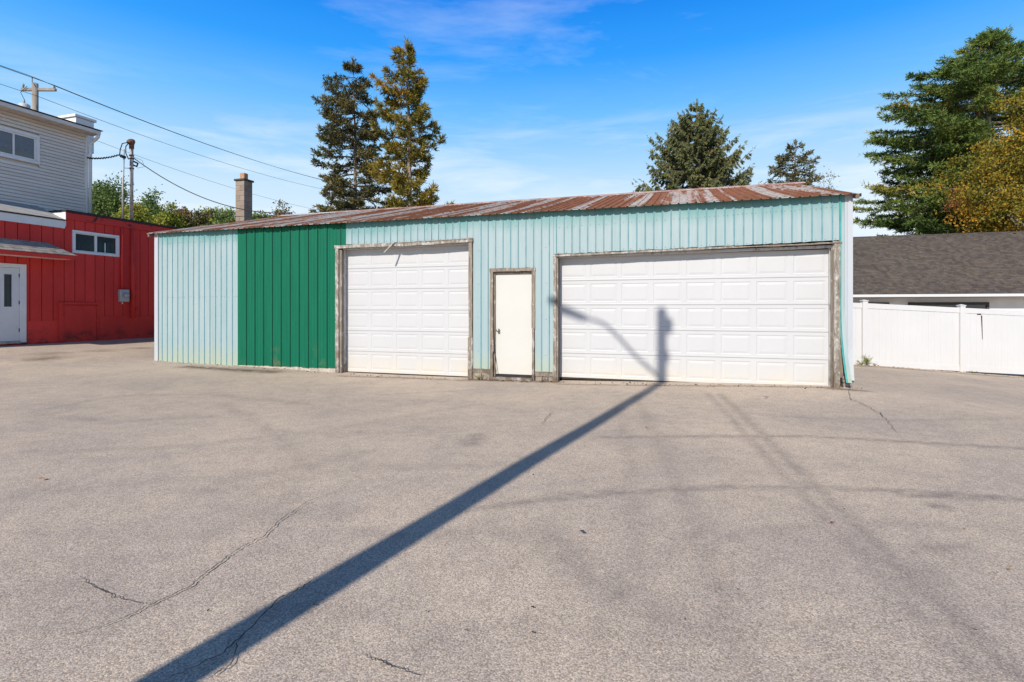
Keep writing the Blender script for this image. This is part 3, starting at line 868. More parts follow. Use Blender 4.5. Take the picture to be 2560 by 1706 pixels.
# sectional doors
def garage_door(x0, pitch, ncol, z0, rowh, nrow, y, label):
    w = pitch*ncol
    D_ = MB()
    px, pz = 0.045, 0.062                            # stile and rail half margins
    for rI in range(nrow):
        za, zb = z0 + rI*rowh + 0.005, z0 + (rI+1)*rowh - 0.005
        # rails and stiles as one face grid with openings
        for a, b in ((za, za+pz-0.004), (zb-pz+0.004, zb)):
            D_.quad((x0, y, a), (x0+w, y, a), (x0+w, y, b), (x0, y, b))
        for cI in range(ncol+1):
            c = x0 + cI*pitch
            a, b = max(x0, c-px), min(x0+w, c+px)
            D_.quad((a, y, za+pz-0.004), (b, y, za+pz-0.004), (b, y, zb-pz+0.004), (a, y, zb-pz+0.004))
        # section edges: tongue and groove lips
        D_.quad((x0, y+0.0115, za-0.007), (x0+w, y+0.010, za-0.007), (x0+w, y, za), (x0, y, za))
        D_.quad((x0, y+0.0, zb), (x0+w, y+0.0, zb), (x0+w, y+0.0115, zb+0.002), (x0, y+0.0115, zb+0.002))
        for q in (0.018,):                            # stamped line above each joint
            D_.quad((x0, y-0.0022, za+q), (x0+w, y-0.0022, za+q), (x0+w, y-0.0004, za+q+0.009), (x0, y-0.0004, za+q+0.009))
            D_.quad((x0, y-0.0002, za+q-0.003), (x0+w, y-0.0002, za+q-0.003), (x0+w, y-0.0022, za+q), (x0, y-0.0022, za+q))
    D_.box(x0, x0+w, y+0.012, y+0.045, z0, z0+rowh*nrow)
    d = D_.build('garage_door', MAT['door_white'], GAR)
    d['label'] = label
    # raised panel
    pw, ph = pitch-2*px, rowh-0.010-2*(pz-0.004)
    P_ = MB()
    loops = [(0.0, 0.0), (0.012, 0.006), (0.020, 0.006), (0.060, 0.0005), (0.064, 0.0005)]
    R_ = []
    for ins, dep in loops:
        R_.append([(ins, dep, ins), (pw-ins, dep, ins), (pw-ins, dep, ph-ins), (ins, dep, ph-ins)])
    for A, B in zip(R_[:-1], R_[1:]):
        for k in range(4):
            j = (k+1) % 4
            P_.quad(A[k], A[j], B[j], B[k])
    P_.quad(*R_[-1])
    me = P_.mesh('panel', MAT['door_white'])
    for rI in range(nrow):
        for cI in range(ncol):
            o = bpy.data.objects.new('panel', me); COL.objects.link(o); o.parent = d
            o.location = (x0 + cI*pitch + px, y, z0 + rI*rowh + 0.005 + pz - 0.004)
    m = MB(); m.box(x0+0.02, x0+w-0.02, y+0.004, y+0.04, z0-0.035, z0-0.002)
    s_ = m.build('bottom_seal', MAT['dark'], None); s_.parent = d
    return d
garage_door(5.63, 0.637, 5, -0.075, 0.475, 6, 0.20, 'tall white sectional door with six rows of raised panels')
garage_door(10.665, 0.606, 8, -0.005, 0.487, 5, 0.20, 'wide white sectional door with five rows of raised panels')

# door surrounds
def board(name, x0, x1, y0, y1, z0, z1, mt, tilt=0.0, seed=0, parent=GAR, jag=0.0):
    r = random.Random(seed)
    N = 10; m = MB(); horiz = (x1-x0) > (z1-z0)
    pts = []
    for k in range(N+1):
        t = k/N
        j = [r.uniform(-jag, jag) for _ in range(4)]
        if horiz:
            x = x0+(x1-x0)*t; dz = tilt*t
            pts.append([(x, y0+j[0], z0+dz+j[1]), (x, y1, z0+dz+j[1]), (x, y1, z1+dz+j[2]), (x, y0+j[3], z1+dz+j[2])])
        else:
            z = z0+(z1-z0)*t; dx_ = tilt*t
            pts.append([(x0+dx_+j[1], y0+j[0], z), (x0+dx_+j[1], y1, z), (x1+dx_+j[2], y1, z), (x1+dx_+j[2], y0+j[3], z)])
    for a, b in zip(pts[:-1], pts[1:]):
        for k in range(4):
            j = (k+1) % 4
            q = (a[k], b[k], b[j], a[j])
            m.quad(*(q if not horiz else q[::-1]))
    m.poly(pts[0] if horiz else pts[0]); m.poly(pts[-1][::-1])
    return m.build(name, mt, parent)
# small door: casing, inner post, jamb, header
board('door_casing', 5.515, 5.60, -0.035, 0.05, -0.12, 2.80, MAT['trim'], 0.0, 1, jag=0.003)
board('door_post', 5.603, 5.66, 0.0, 0.09, -0.11, 2.72, MAT['trim_bare'], 0.0, 2, jag=0.002)
board('door_jamb', 5.60, 5.655, 0.093, 0.195, -0.10, 2.73, MAT['trim_white'], 0.0, 3)
board('door_casing', 8.772, 8.876, -0.03, 0.05, -0.12, 0.78, MAT['trim'], 0.0, 4, jag=0.004)
board('door_casing', 8.790, 8.872, -0.03, 0.05, 0.785, 2.79, MAT['trim_bare'], -0.004, 5, jag=0.004)
board('door_jamb', 8.786, 8.83, 0.055, 0.195, -0.10, 2.76, MAT['trim_white'], 0.0, 6)
board('door_header', 5.50, 7.05, -0.045, 0.05, 2.752, 2.823, MAT['trim'], 0.006, 7, jag=0.005)
board('door_header', 7.06, 8.885, -0.05, 0.05, 2.742, 2.812, MAT['trim'], 0.038, 8, jag=0.008)
board('header_strip', 7.10, 8.875, -0.058, -0.006, 2.81, 2.828, MAT['trim_bare'], 0.03, 9, jag=0.006)
board('header_jamb', 5.66, 8.78, 0.055, 0.195, 2.73, 2.78, MAT['trim_white'], 0.02, 10)
m = MB()
m.hexa([(6.86, -0.20, 2.60), (6.885, -0.20, 2.60), (6.885, -0.18, 2.615), (6.86, -0.18, 2.615), (7.02, -0.055, 2.845), (7.055, -0.055, 2.835), (7.055, -0.03, 2.845), (7.02, -0.03, 2.855)])
o = m.build('loose_board', MAT['trim'], GAR); o['label'] = 'broken strip of header trim hanging loose'
# person door
m = MB(); m.bbox(9.36, 10.17, 0.06, 0.10, 0.03, 2.095, 0.003)
PD = m.build('entry_door', MAT['cream'], GAR); PD['label'] = 'plain cream flush door'
m = MB(); m.tube([(9.425, 0.055, 0.93), (9.425, 0.02, 0.93), (9.425, 0.0, 0.93), (9.425, -0.018, 0.93), (9.425, -0.024, 0.93)], [0.012, 0.013, 0.03, 0.028, 0.010], 12)
m.tube([(9.425, 0.062, 0.93), (9.425, 0.052, 0.93)], 0.036, 14)
k_ = m.build('knob', MAT['brass'], None, smooth=True); k_.parent = PD
board('door_casing', 9.262, 9.332, -0.028, 0.05, 0.62, 2.195, MAT['trim_bare'], 0.0, 11, jag=0.003)
board('door_casing', 9.268, 9.325, -0.024, 0.05, -0.09, 0.61, MAT['trim_bare'], 0.0, 12, jag=0.006)
board('door_casing', 10.158, 10.226, -0.028, 0.05, 0.98, 2.195, MAT['trim_bare'], 0.0, 13, jag=0.003)
board('door_casing', 10.166, 10.210, -0.020, 0.05, -0.09, 0.97, MAT['trim'], 0.0, 14, jag=0.006)
board('door_header', 9.255, 10.232, -0.034, 0.05, 2.145, 2.212, MAT['trim_bare'], 0.002, 15, jag=0.003)
board('door_jamb', 9.335, 9.362, 0.03, 0.15, -0.02, 2.14, MAT['trim_bare'], 0.0, 16, jag=0.004)
board('door_jamb', 10.160, 10.19, 0.052, 0.15, -0.02, 2.14, MAT['trim'], 0.0, 17)
board('door_jamb', 9.36, 10.165, 0.03, 0.12, 2.098, 2.142, MAT['trim_bare'], 0.0, 18)
m = MB(); m.hexa([(9.325, -0.05, 0.50), (9.35, -0.05, 0.50), (9.35, -0.03, 0.50), (9.325, -0.03, 0.50), (9.305, -0.03, 1.15), (9.330, -0.03, 1.15), (9.330, -0.005, 1.15), (9.305, -0.005, 1.15)])
m.hexa([(9.40, -0.03, 0.06), (9.412, -0.03, 0.06), (9.412, -0.015, 0.06), (9.40, -0.015, 0.06), (9.345, -0.02, 0.42), (9.360, -0.02, 0.42), (9.360, 0.0, 0.42), (9.345, 0.0, 0.42)])
o = m.build('loose_board', MAT['trim_bare'], GAR); o['label'] = 'split strips of casing hanging off'
board('threshold', 9.32, 10.175, -0.05, 0.10, -0.085, -0.03, MAT['trim'], 0.0, 19, jag=0.004)
MB().box(9.36, 10.17, 0.065, 0.095, -0.028, 0.027).build('door_gap', MAT['dark'], GAR)
# sills and stones under the short wall pieces
for x0, x1, zt in ((8.88, 9.262, 0.128), (10.226, 10.602, 0.106)):
    board('sill_board', x0, x1, -0.012, 0.05, zt-0.085, zt, MAT['trim_bare'], 0.0, int(x0*10), jag=0.004)
    rr = random.Random(int(x0*7))
    x = x0
    while x < x1-0.03:
        w = min(rr.uniform(0.12, 0.2), x1-x)
        m = MB(); m.bbox(x+0.004, x+w-0.004, rr.uniform(-0.02, 0.0), 0.10, -0.16, zt-0.09, 0.012)
        m.build('footing_stone', MAT['stone'], GAR)
        x += w
rr = random.Random(77)
for k in range(4):
    m = MB(); m.bbox(15.665+rr.uniform(-0.01, 0.01), 15.82+rr.uniform(-0.02, 0.03), -0.03+rr.uniform(-0.02, 0.02), 0.22, 0.0+k*0.06, 0.056+k*0.06, 0.008)
    m.build('footing_stone', MAT['stone'], GAR)
board('foundation_board', 2.70, 5.51, 0.006, 0.10, -0.16, 0.0, MAT['concrete'], 0.02, 21, jag=0.006)
board('foundation_board', 0.13, 2.69, 0.01, 0.10, -0.12, -0.035, MAT['concrete'], 0.0, 22)
# wide door
board('door_casing', 10.607, 10.668, -0.032, 0.04, -0.11, 2.46, MAT['trim'], 0.0, 31, jag=0.003)
board('door_post', 10.671, 10.70, -0.012, 0.09, -0.10, 2.40, MAT['trim_bare'], 0.0, 32, jag=0.002)
board('door_jamb', 10.66, 10.69, 0.095, 0.195, -0.09, 2.42, MAT['trim_bare'], 0.0, 33)
board('door_header', 10.60, 13.95, -0.045, 0.05, 2.418, 2.452, MAT['trim'], 0.062, 34, jag=0.004)
board('door_header', 13.955, 15.66, -0.035, 0.05, 2.478, 2.502, MAT['trim_bare'], 0.030, 35, jag=0.006)
board('header_jamb', 10.69, 15.53, 0.055, 0.195, 2.40, 2.44, MAT['trim_white'], 0.045, 36)
board('door_casing', 15.535, 15.625, -0.035, 0.05, -0.02, 2.50, MAT['trim'], 0.006, 37, jag=0.004)
board('door_post', 15.515, 15.545, 0.053, 0.12, -0.02, 2.46, MAT['trim_bare'], 0.0, 38)
board('door_jamb', 15.505, 15.54, 0.123, 0.195, -0.02, 2.46, MAT['trim_white'], 0.0, 39)
# chimney on the rear slope
chx, chy = Lc((610-CX)/PX*21.0, 21.0)
hw = 0.21
CH = MB().box(chx-hw+0.02, chx+hw-0.02, chy-hw+0.02, chy+hw-0.02, 3.2, 6.30).build('chimney', MAT['mortar'], GAR)
CHO = CH.location.copy()
def sub(parent_part, mb, name, mt, smooth=False):
    o = bpy.data.objects.new(name, mb.mesh(name, mt, smooth)); COL.objects.link(o); o.parent = parent_part
    return o
zc = 4.0; k = 0
while zc < 6.28:
    for (a, b, c, d) in (((-hw, -0.003, -hw, hw), (0.003, hw, -hw, hw)) if k % 2 == 0 else ((-hw, hw, -hw, -0.003), (-hw, hw, 0.003, hw))):
        m = MB(); m.bbox(chx+a, chx+b, chy+c, chy+d, zc+0.002, zc+0.196, 0.004)
        sub(CH, m, 'block', MAT['block'])
    zc += 0.198; k += 1
m = MB(); m.bbox(chx-hw-0.05, chx+hw+0.05, chy-hw-0.05, chy+hw+0.05, zc, zc+0.07, 0.012); sub(CH, m, 'cap', MAT['cap'])
m = MB(); m.bbox(chx-0.11, chx+0.11, chy-0.11, chy+0.11, zc+0.07, zc+0.33, 0.02); sub(CH, m, 'flue', MAT['clay'])

# ------------------------------------------------------------------ red building
RX = -4.75
RED = thing('red_building', 'red board-sided single-storey building with small white window and door', 'building', (RX, 1.0, 0.2))
MB().box(RX-7, RX-0.06, -3.2, 7.0, 0.0, 4.05).build('wall_core', MAT['red'], RED)
gro = [-0.024 + 0.2965*k for k in range(-24, 24)]
def skip_rects(y0, y1):
    """vertical spans of wall left between openings, for a plank from y0 to y1"""
    spans = [(0.25, 4.14 if y0 > 0.83 else 3.85)]
    return spans
for k in range(len(gro)-1):
    y0, y1 = gro[k]+0.010, gro[k+1]-0.010
    if y0 < -3.2 or y0 > 6.9: continue
    za = 0.22
    zt = 4.12 if y0 > 0.80 else 3.84
    segs = [(y0, y1, za, zt)]
    for (wy0, wy1, wz0, wz1) in ((1.08, 2.50, 3.085, 3.79), (-1.30, -0.13, 0.2, 2.62), (0.80, 1.815, 0.2, 1.50)):
        out = []
        for (a, b, c, d) in segs:
            if b <= wy0 or a >= wy1 or d <= wz0 or c >= wz1: out.append((a, b, c, d)); continue
            if a < wy0-0.02: out.append((a, wy0, c, d))
            if b > wy1+0.02: out.append((wy1, b, c, d))
            a2, b2 = max(a, wy0), min(b, wy1)
            if c < wz0-0.02: out.append((a2, b2, c, wz0))
            if d > wz1+0.02: out.append((a2, b2, wz1, d))
        segs = out
    for (a, b, c, d) in segs:
        MB().bbox(RX-0.058, RX, a, b, c, d, 0.003).build('plank', MAT['red'], RED)
for k in range(23):                                  # street side of the red building
    x0 = RX - 0.058 - 0.30*(k+1)
    MB().bbox(x0+0.010, x0+0.290, -3.225, -3.202, 0.22, 4.03, 0.003).build('plank', MAT['red'], RED)
# lower boards and hatch
MB().bbox(RX+0.001, RX+0.02, 1.88, 6.9, 0.18, 1.135, 0.004).build('skirt_board', MAT['red'], RED)
MB().bbox(RX+0.001, RX+0.016, -0.10, 0.70, 0.3, 1.02, 0.003).build('skirt_board', MAT['red'], RED)
HA = MB().bbox(RX-0.058, RX+0.012, 0.835, 1.795, 0.33, 1.480, 0.004).build('hatch', MAT['red'], RED)
for q in ((0.70, 0.815, 0.30, 1.57), (0.82, 1.86, 1.495, 1.57)):
    sub(HA, MB().bbox(RX+0.0015, RX+0.055, *q, 0.004), 'hatch_frame', MAT['red'])
sub(HA, MB().box(RX+0.02, RX+0.05, 0.84, 0.90, 1.13, 1.20), 'latch', MAT['red'])
for zz_ in (0.95, 1.38): sub(HA, MB().box(RX+0.02, RX+0.034, 1.77, 1.83, zz_, zz_+0.07), 'hinge', MAT['red'])
# roof edges
m = MB(); m.bbox(RX+0.002, RX+0.05, 0.885, 7.0, 4.085, 4.30, 0.006); m.build('fascia', MAT['red_peel'], RED)
m = MB(); m.box(RX-7.02, RX+0.085, 0.86, 7.05, 4.302, 4.372); m.build('roof', MAT['tar'], RED)
m = MB(); m.bbox(RX+0.002, RX+0.035, -3.2, 0.868, 3.80, 4.03, 0.004); m.build('fascia', MAT['white'], RED)['label'] = 'long white fascia board'
m = MB(); m.hexa([(RX+0.06, -3.2, 4.034), (RX+0.06, 0.862, 4.034), (RX-1.21, 0.862, 4.52), (RX-1.21, -3.2, 4.52), (RX+0.06, -3.2, 4.066), (RX+0.06, 0.862, 4.066), (RX-1.21, 0.862, 4.56), (RX-1.21, -3.2, 4.56)][::1])
m.build('shed_roof', MAT['shed'], RED)
m = MB(); m.box(RX+0.061, RX+0.07, -3.2, 0.87, 4.03, 4.062); m.build('drip_edge', MAT['tar'], RED)
m = MB(); m.box(RX-0.6, RX+0.05, 0.868, 0.883, 3.86, 4.36); m.build('end_flashing', MAT['white'], RED)
m = MB()
m.tube([(RX+0.0, -3.1, 4.26), (RX+0.0, -0.6, 4.22), (RX+0.05, 0.6, 4.09)], 0.012, 6); m.build('cable', MAT['white'], RED)
# window
WN = MB()
for q in ((1.08, 2.505, 3.715, 3.792), (1.08, 2.505, 3.085, 3.16), (1.08, 1.165, 3.162, 3.713), (2.395, 2.505, 3.162, 3.713)):
    WN.bbox(RX-0.005, RX+0.035, *q, 0.004)
WN.bbox(RX-0.03, RX+0.012, 1.745, 1.81, 3.16, 3.715, 0.003)
for q in ((1.168, 2.39, 3.69, 3.712), (1.168, 2.39, 3.163, 3.183)): WN.box(RX-0.03, RX+0.006, *q)
WO = WN.build('window', MAT['white'], RED); WO['label'] = 'white-framed sliding window with two dark panes'
for a, b in ((1.166, 1.744), (1.811, 2.394)):
    sub(WO, MB().box(RX-0.035, RX-0.031+0.004, a, b, 3.163, 3.712), 'pane', MAT['glass'])
sub(WO, MB().box(RX-0.0265, RX-0.022, 2.065, 2.095, 3.185, 3.50), 'handle_bar', MAT['white'])
# door
DO = MB().bbox(RX-0.055, RX+0.005, -1.19, -0.285, 0.47, 2.515, 0.004).build('entry_door', MAT['grey_door'], RED)
DO['label'] = 'pale grey door with a narrow dark glass'
sub(DO, MB().box(RX+0.004, RX+0.009, -0.645, -0.47, 1.43, 2.33), 'glass_pane', MAT['glass'])
m = MB()
for q in ((-0.66, -0.645, 1.415, 2.345), (-0.47, -0.455, 1.415, 2.345), (-0.645, -0.47, 2.33, 2.345), (-0.645, -0.47, 1.415, 1.43)): m.box(RX+0.004, RX+0.016, *q)
for q in ((-1.10, -0.36, 0.60, 1.28),):
    m.box(RX+0.004, RX+0.010, q[0], q[1], q[2], q[2]+0.02); m.box(RX+0.004, RX+0.010, q[0], q[1], q[3]-0.02, q[3])
    m.box(RX+0.004, RX+0.010, q[0], q[0]+0.02, q[2]+0.02, q[3]-0.02); m.box(RX+0.004, RX+0.010, q[1]-0.02, q[1], q[2]+0.02, q[3]-0.02)
sub(DO, m, 'moulding', MAT['grey_door'])
for z in (0.72, 1.5, 2.26): sub(DO, MB().box(RX+0.004, RX+0.02, -0.30, -0.272, z, z+0.10), 'hinge', MAT['dark'])
m = MB()
for q in ((-0.282, -0.125, 0.42, 2.52), (-1.34, -1.195, 0.42, 2.52), (-1.34, -0.125, 2.521, 2.63)): m.bbox(RX-0.01, RX+0.03, *q, 0.004)
sub(DO, m, 'door_frame', MAT['white'])
sub(DO, MB().box(RX-0.02, RX+0.06, -1.2, -0.285, 0.40, 0.468), 'sill', MAT['concrete'])
# canopy with hipped end
cxo = RX+0.52
CA = MB()
CA.poly([(RX+0.003, -2.6, 2.84), (RX+0.003, 0.80, 2.84), (cxo, 0.80, 2.84), (cxo, -2.6, 2.84)][::-1])
CO = CA.build('canopy', MAT['white'], RED); CO['label'] = 'small hipped shingle canopy with red edge over the door'
sub(CO, MB().bbox(cxo-0.02, cxo+0.01, -2.6, 0.83, 2.835, 2.95, 0.004).bbox(RX+0.003, cxo-0.021, 0.80, 0.83, 2.835, 2.95, 0.004), 'fascia', MAT['red'])
N = 5
for k in range(N):
    t0, t1 = k/N, (k+1)/N
    xo, xi = cxo+0.045-(0.565-0.0)*t0, cxo+0.045-(0.562)*t1
    zo, zi = 2.965+0.36*t0, 2.957+0.36*t1
    yo, yi = 0.87-0.46*t0, 0.87-0.46*t1
    m = MB()
    m.quad((xo, -2.6, zo), (xo, yo, zo), (xi, yi, zi), (xi, -2.6, zi))
    m.quad((xo, yo, zo), (RX+0.003, yo, zo), (RX+0.003, yi, zi), (xi, yi, zi))
    m.quad((xo, -2.6, zo-0.014), (xo, yo, zo-0.014), (xo, yo, zo), (xo, -2.6, zo))
    m.quad((xo, yo, zo-0.014), (RX+0.003, yo, zo-0.014), (RX+0.003, yo, zo), (xo, yo, zo))
    sub(CO, m, 'shingle_course', MAT['shingle_light'])
# meter, pipes
ME = MB().bbox(RX+0.003, RX+0.13, 2.47, 2.77, 1.60, 2.01, 0.012).build('meter_box', MAT['meter'], RED)
sub(ME, MB().tube([(RX+0.13, 2.64, 1.81), (RX+0.16, 2.64, 1.81), (RX+0.20, 2.64, 1.81), (RX+0.225, 2.64, 1.81)], [0.085, 0.085, 0.08, 0.06], 16), 'meter_dial', MAT['meter'], True)
sub(ME, MB().tube([(RX+0.06, 2.58, 1.598), (RX+0.06, 2.58, 1.53)], 0.018, 8), 'seal', MAT['white'])
MB().tube([(RX+0.045, 2.58, 2.012), (RX+0.045, 2.58, 4.08)], 0.035, 10).build('conduit', MAT['red'], RED, True)
MB().tube([(RX+0.07, 2.93, 1.03), (RX+0.07, 2.93, 4.08)], 0.065, 12).build('conduit', MAT['red'], RED, True)
for z in (1.3, 2.0, 1.70): MB().box(RX+0.002, RX+0.05, 3.04, 3.13, z, z+0.10).build('bracket', MAT['red'], RED)
MB().box(RX+0.021, RX+0.10, 2.82, 3.05, 1.0, 1.06).build('bracket', MAT['red'], RED)

# ------------------------------------------------------------------ grey house
GX = -5.95
GRY = thing('grey_house', 'grey lap-sided upper storey rising behind red building', 'house', (GX, 0.0, 0.2))
MB().box(GX-8, GX-0.05, -3.2, 2.285, 0.2, 7.20).build('wall_core', MAT['siding'], GRY)
me = {}
z = 4.30
pitch = 0.1035
def lap(y0, y1, z0):
    m = MB()
    m.hexa([(GX-0.012, y0, z0+0.024), (GX+0.014, y0, z0+0.012), (GX+0.014, y1, z0+0.012), (GX-0.012, y1, z0+0.024), (GX-0.012, y0, z0+pitch), (GX-0.002, y0, z0+pitch), (GX-0.002, y1, z0+pitch), (GX-0.012, y1, z0+pitch)])
    return m
wy0, wy1, wz0, wz1 = -0.40, 0.92, 5.835, 6.73
while z < 7.10:
    if z + pitch > wz0 and z < wz1:
        lap(-3.2, wy0, z).build('siding_board', MAT['siding'], GRY); lap(wy1, 2.27, z).build('siding_board', MAT['siding'], GRY)
    else:
        lap(-3.2, 2.27, z).build('siding_board', MAT['siding'], GRY)
    z += pitch
for k in range(27):                                  # street side of the grey house
    z0 = 4.30 + pitch*k
    MB().hexa([(GX-8, -3.226, z0+0.012), (GX-0.013, -3.226, z0+0.012), (GX-0.013, -3.202, z0+0.024), (GX-8, -3.202, z0+0.024), (GX-8, -3.212, z0+pitch), (GX-0.013, -3.212, z0+pitch), (GX-0.013, -3.202, z0+pitch), (GX-8, -3.202, z0+pitch)]).build('siding_board', MAT['siding'], GRY)
m = MB()
for q in ((wy0, wy1, 6.64, 6.73), (wy0, wy1, 5.835, 5.92), (wy0, wy0+0.085, 5.921, 6.639), (wy1-0.09, wy1, 5.921, 6.639)): m.bbox(GX+0.0, GX+0.045, *q, 0.004)
for q in ((wy0+0.09, wy1-0.095, 6.59, 6.638), (wy0+0.09, wy1-0.095, 5.922, 5.97), (wy1-0.14, wy1-0.0915, 5.971, 6.589), (0.225, 0.275, 5.971, 6.589)): m.bbox(GX-0.01, GX+0.02, *q, 0.003)
GW = m.build('window', MAT['white'], GRY); GW['label'] = 'white-framed upper window with drawn blind'
for a, b in ((wy0+0.09, 0.224), (0.276, wy1-0.141)):
    sub(GW, MB().box(GX-0.009, GX-0.004, a, b, 5.972, 6.588), 'pane', MAT['glass'])
    sub(GW, MB().box(GX-0.0035, GX-0.002, a+0.004, b-0.004, 6.12, 6.586), 'blind', MAT['blind'])
MB().bbox(GX-0.01, GX+0.025, 2.272, 2.335, 4.3, 7.20, 0.003).build('corner_board', MAT['white'], GRY)
m = MB(); m.box(GX-0.01, GX+0.36, -3.4, 2.48, 7.205, 7.22); m.build('soffit', MAT['eave_soffit'], GRY)
m = MB(); m.bbox(GX+0.361, GX+0.42, -3.4, 2.48, 7.205, 7.325, 0.01); m.build('gutter', MAT['fascia'], GRY)
m = MB(); m.hexa([(GX+0.45, -3.4, 7.328), (GX+0.45, 2.52, 7.328), (GX-8, 2.52, 7.85), (GX-8, -3.4, 7.85), (GX+0.45, -3.4, 7.356), (GX+0.45, 2.52, 7.356), (GX-8, 2.52, 7.88), (GX-8, -3.4, 7.88)])
m.build('roof', MAT['tar'], GRY)
m = MB()
m.tube([(GX+0.39, 2.42, 7.204), (GX+0.385, 2.41, 7.12), (GX+0.25, 2.40, 7.03), (GX+0.11, 2.37, 6.93), (GX+0.08, 2.365, 6.75), (GX+0.08, 2.365, 4.40)], 0.052, 8)
m.build('downspout', MAT['white'], GRY, True)
# boxed chase on the roof
q0 = D(185, 300, 20.0); lx, ly = Lc(q0.x, q0.y)
m = MB(); m.bbox(lx-0.5, lx+0.32, ly-0.15, ly+0.50, 7.3, 8.50, 0.01)
CB = m.build('roof_chase', MAT['white_far'], GRY)
sub(CB, MB().bbox(lx-0.56, lx+0.38, ly-0.21, ly+0.56, 8.502, 8.60, 0.01), 'chase_cap', MAT['white_far'])
for k in range(5): sub(CB, MB().box(lx+0.321, lx+0.328, ly-0.14, ly+0.49, 7.45+0.2*k, 7.46+0.2*k), 'batten', MAT['fascia'])

# ------------------------------------------------------------------ mast, wires, poles
MS = thing('service_mast', 'thick grey service mast with dark weatherhead on red roof', 'mast', (RX-0.02, 2.95, 4.373))
bx, by = RX-0.02, 2.95
MB().tube([(bx, by, 4.374), (bx, by, 6.85)], 0.055, 12).build('pipe', MAT['conduit'], MS, True)
m = MB(); m.tube([(bx, by, 6.80), (bx, by, 6.95), (bx, by, 7.06), (bx, by, 7.12), (bx, by, 7.14)], [0.07, 0.078, 0.11, 0.09, 0.03], 12); m.tube([(bx, by, 7.05), (bx+0.02, by-0.12, 7.0)], [0.08, 0.075], 10)
m.build('weatherhead', MAT['rusty'], MS, True)
m = MB()
for z in (6.45, 6.56, 6.12): m.tube([(bx, by, z), (bx, by, z+0.035)], 0.075, 10)
m.build('clamp', MAT['rusty'], MS)
m = MB()
m.tube([(bx, by-0.10, 7.0), (bx+0.05, by-0.35, 6.88), (bx+0.05, by-0.42, 6.66), (bx, by-0.40, 6.50), (bx, by-0.30, 6.48)], 0.016, 6)
m.tube([(bx, by-0.10, 6.98), (bx+0.03, by-0.22, 6.82), (bx+0.03, by-0.22, 6.6), (bx, by-0.1, 6.42)], 0.016, 6)
m.tube([(bx, by-0.36, 6.47), (bx, by-0.22, 6.45)], 0.055, 8)
m.tube([(bx, by+0.06, 6.4), (bx+0.03, by+0.2, 6.36), (bx, by+0.18, 6.25), (bx, by+0.05, 6.27)], 0.03, 6)
m.tube([(bx, by+0.06, 6.55), (bx+0.04, by+0.35, 6.5), (bx+0.04, by+0.42, 6.3), (bx, by+0.2, 6.2)], 0.006, 5)
m.build('drop_loops', MAT['wire'], MS, True)
AM = thing('thin_mast', 'thin pale pipe mast braced beside the service mast', 'mast', (RX-0.02, 2.655, 4.373))
MB().tube([(bx, 2.655, 4.374), (bx, 2.655, 5.4), (bx, 2.70, 6.72)], [0.034, 0.028, 0.018], 8).build('pipe', MAT['conduit'], AM, True)
for z, a in ((6.1, 2.69), (5.55, 2.67), (5.1, 2.66)):
    MB().tube([(bx, a, z-0.01), (bx, 2.90, z+0.03)], 0.010, 6).build('brace', MAT['conduit'], AM)
def wire(name, label, pts, rad, mt=None, sag=0.0, n=28, group=None, twist=False):
    P = []
    a, b = Vector(pts[0]), Vector(pts[-1])
    for k in range(n+1):
        t = k/n
        p = a.lerp(b, t); p.z -= sag*4*t*(1-t)
        if twist: p += Vector((0, 0, 0.02*math.sin(k*1.9)))
        P.append(p - a)
    m = MB(); m.tube(P, rad, 6)
    o = m.build(name, mt or MAT['wire'], None, True); o.location = a
    return tag(o, label, 'wire', group)
top = W(bx, by, 6.45)
wire('service_cable', 'twisted black cable from grey house corner to mast', [W(GX+0.05, 2.30, 6.42), W(bx, by-0.40, 6.50)], 0.022, sag=0.06, n=40, twist=True)
wire('service_cable', 'heavy black cable drooping from service mast down to garage ridge', [W(bx, by+0.06, 6.52), W(0.35, 4.72, 4.66)], 0.016, sag=0.55)
wire('phone_cable', 'thin dark cable hanging low across the far hedge of trees', [W(bx-0.01, by+0.06, 4.98), W(0.2, 5.3, 4.62)], 0.008, sag=0.18)
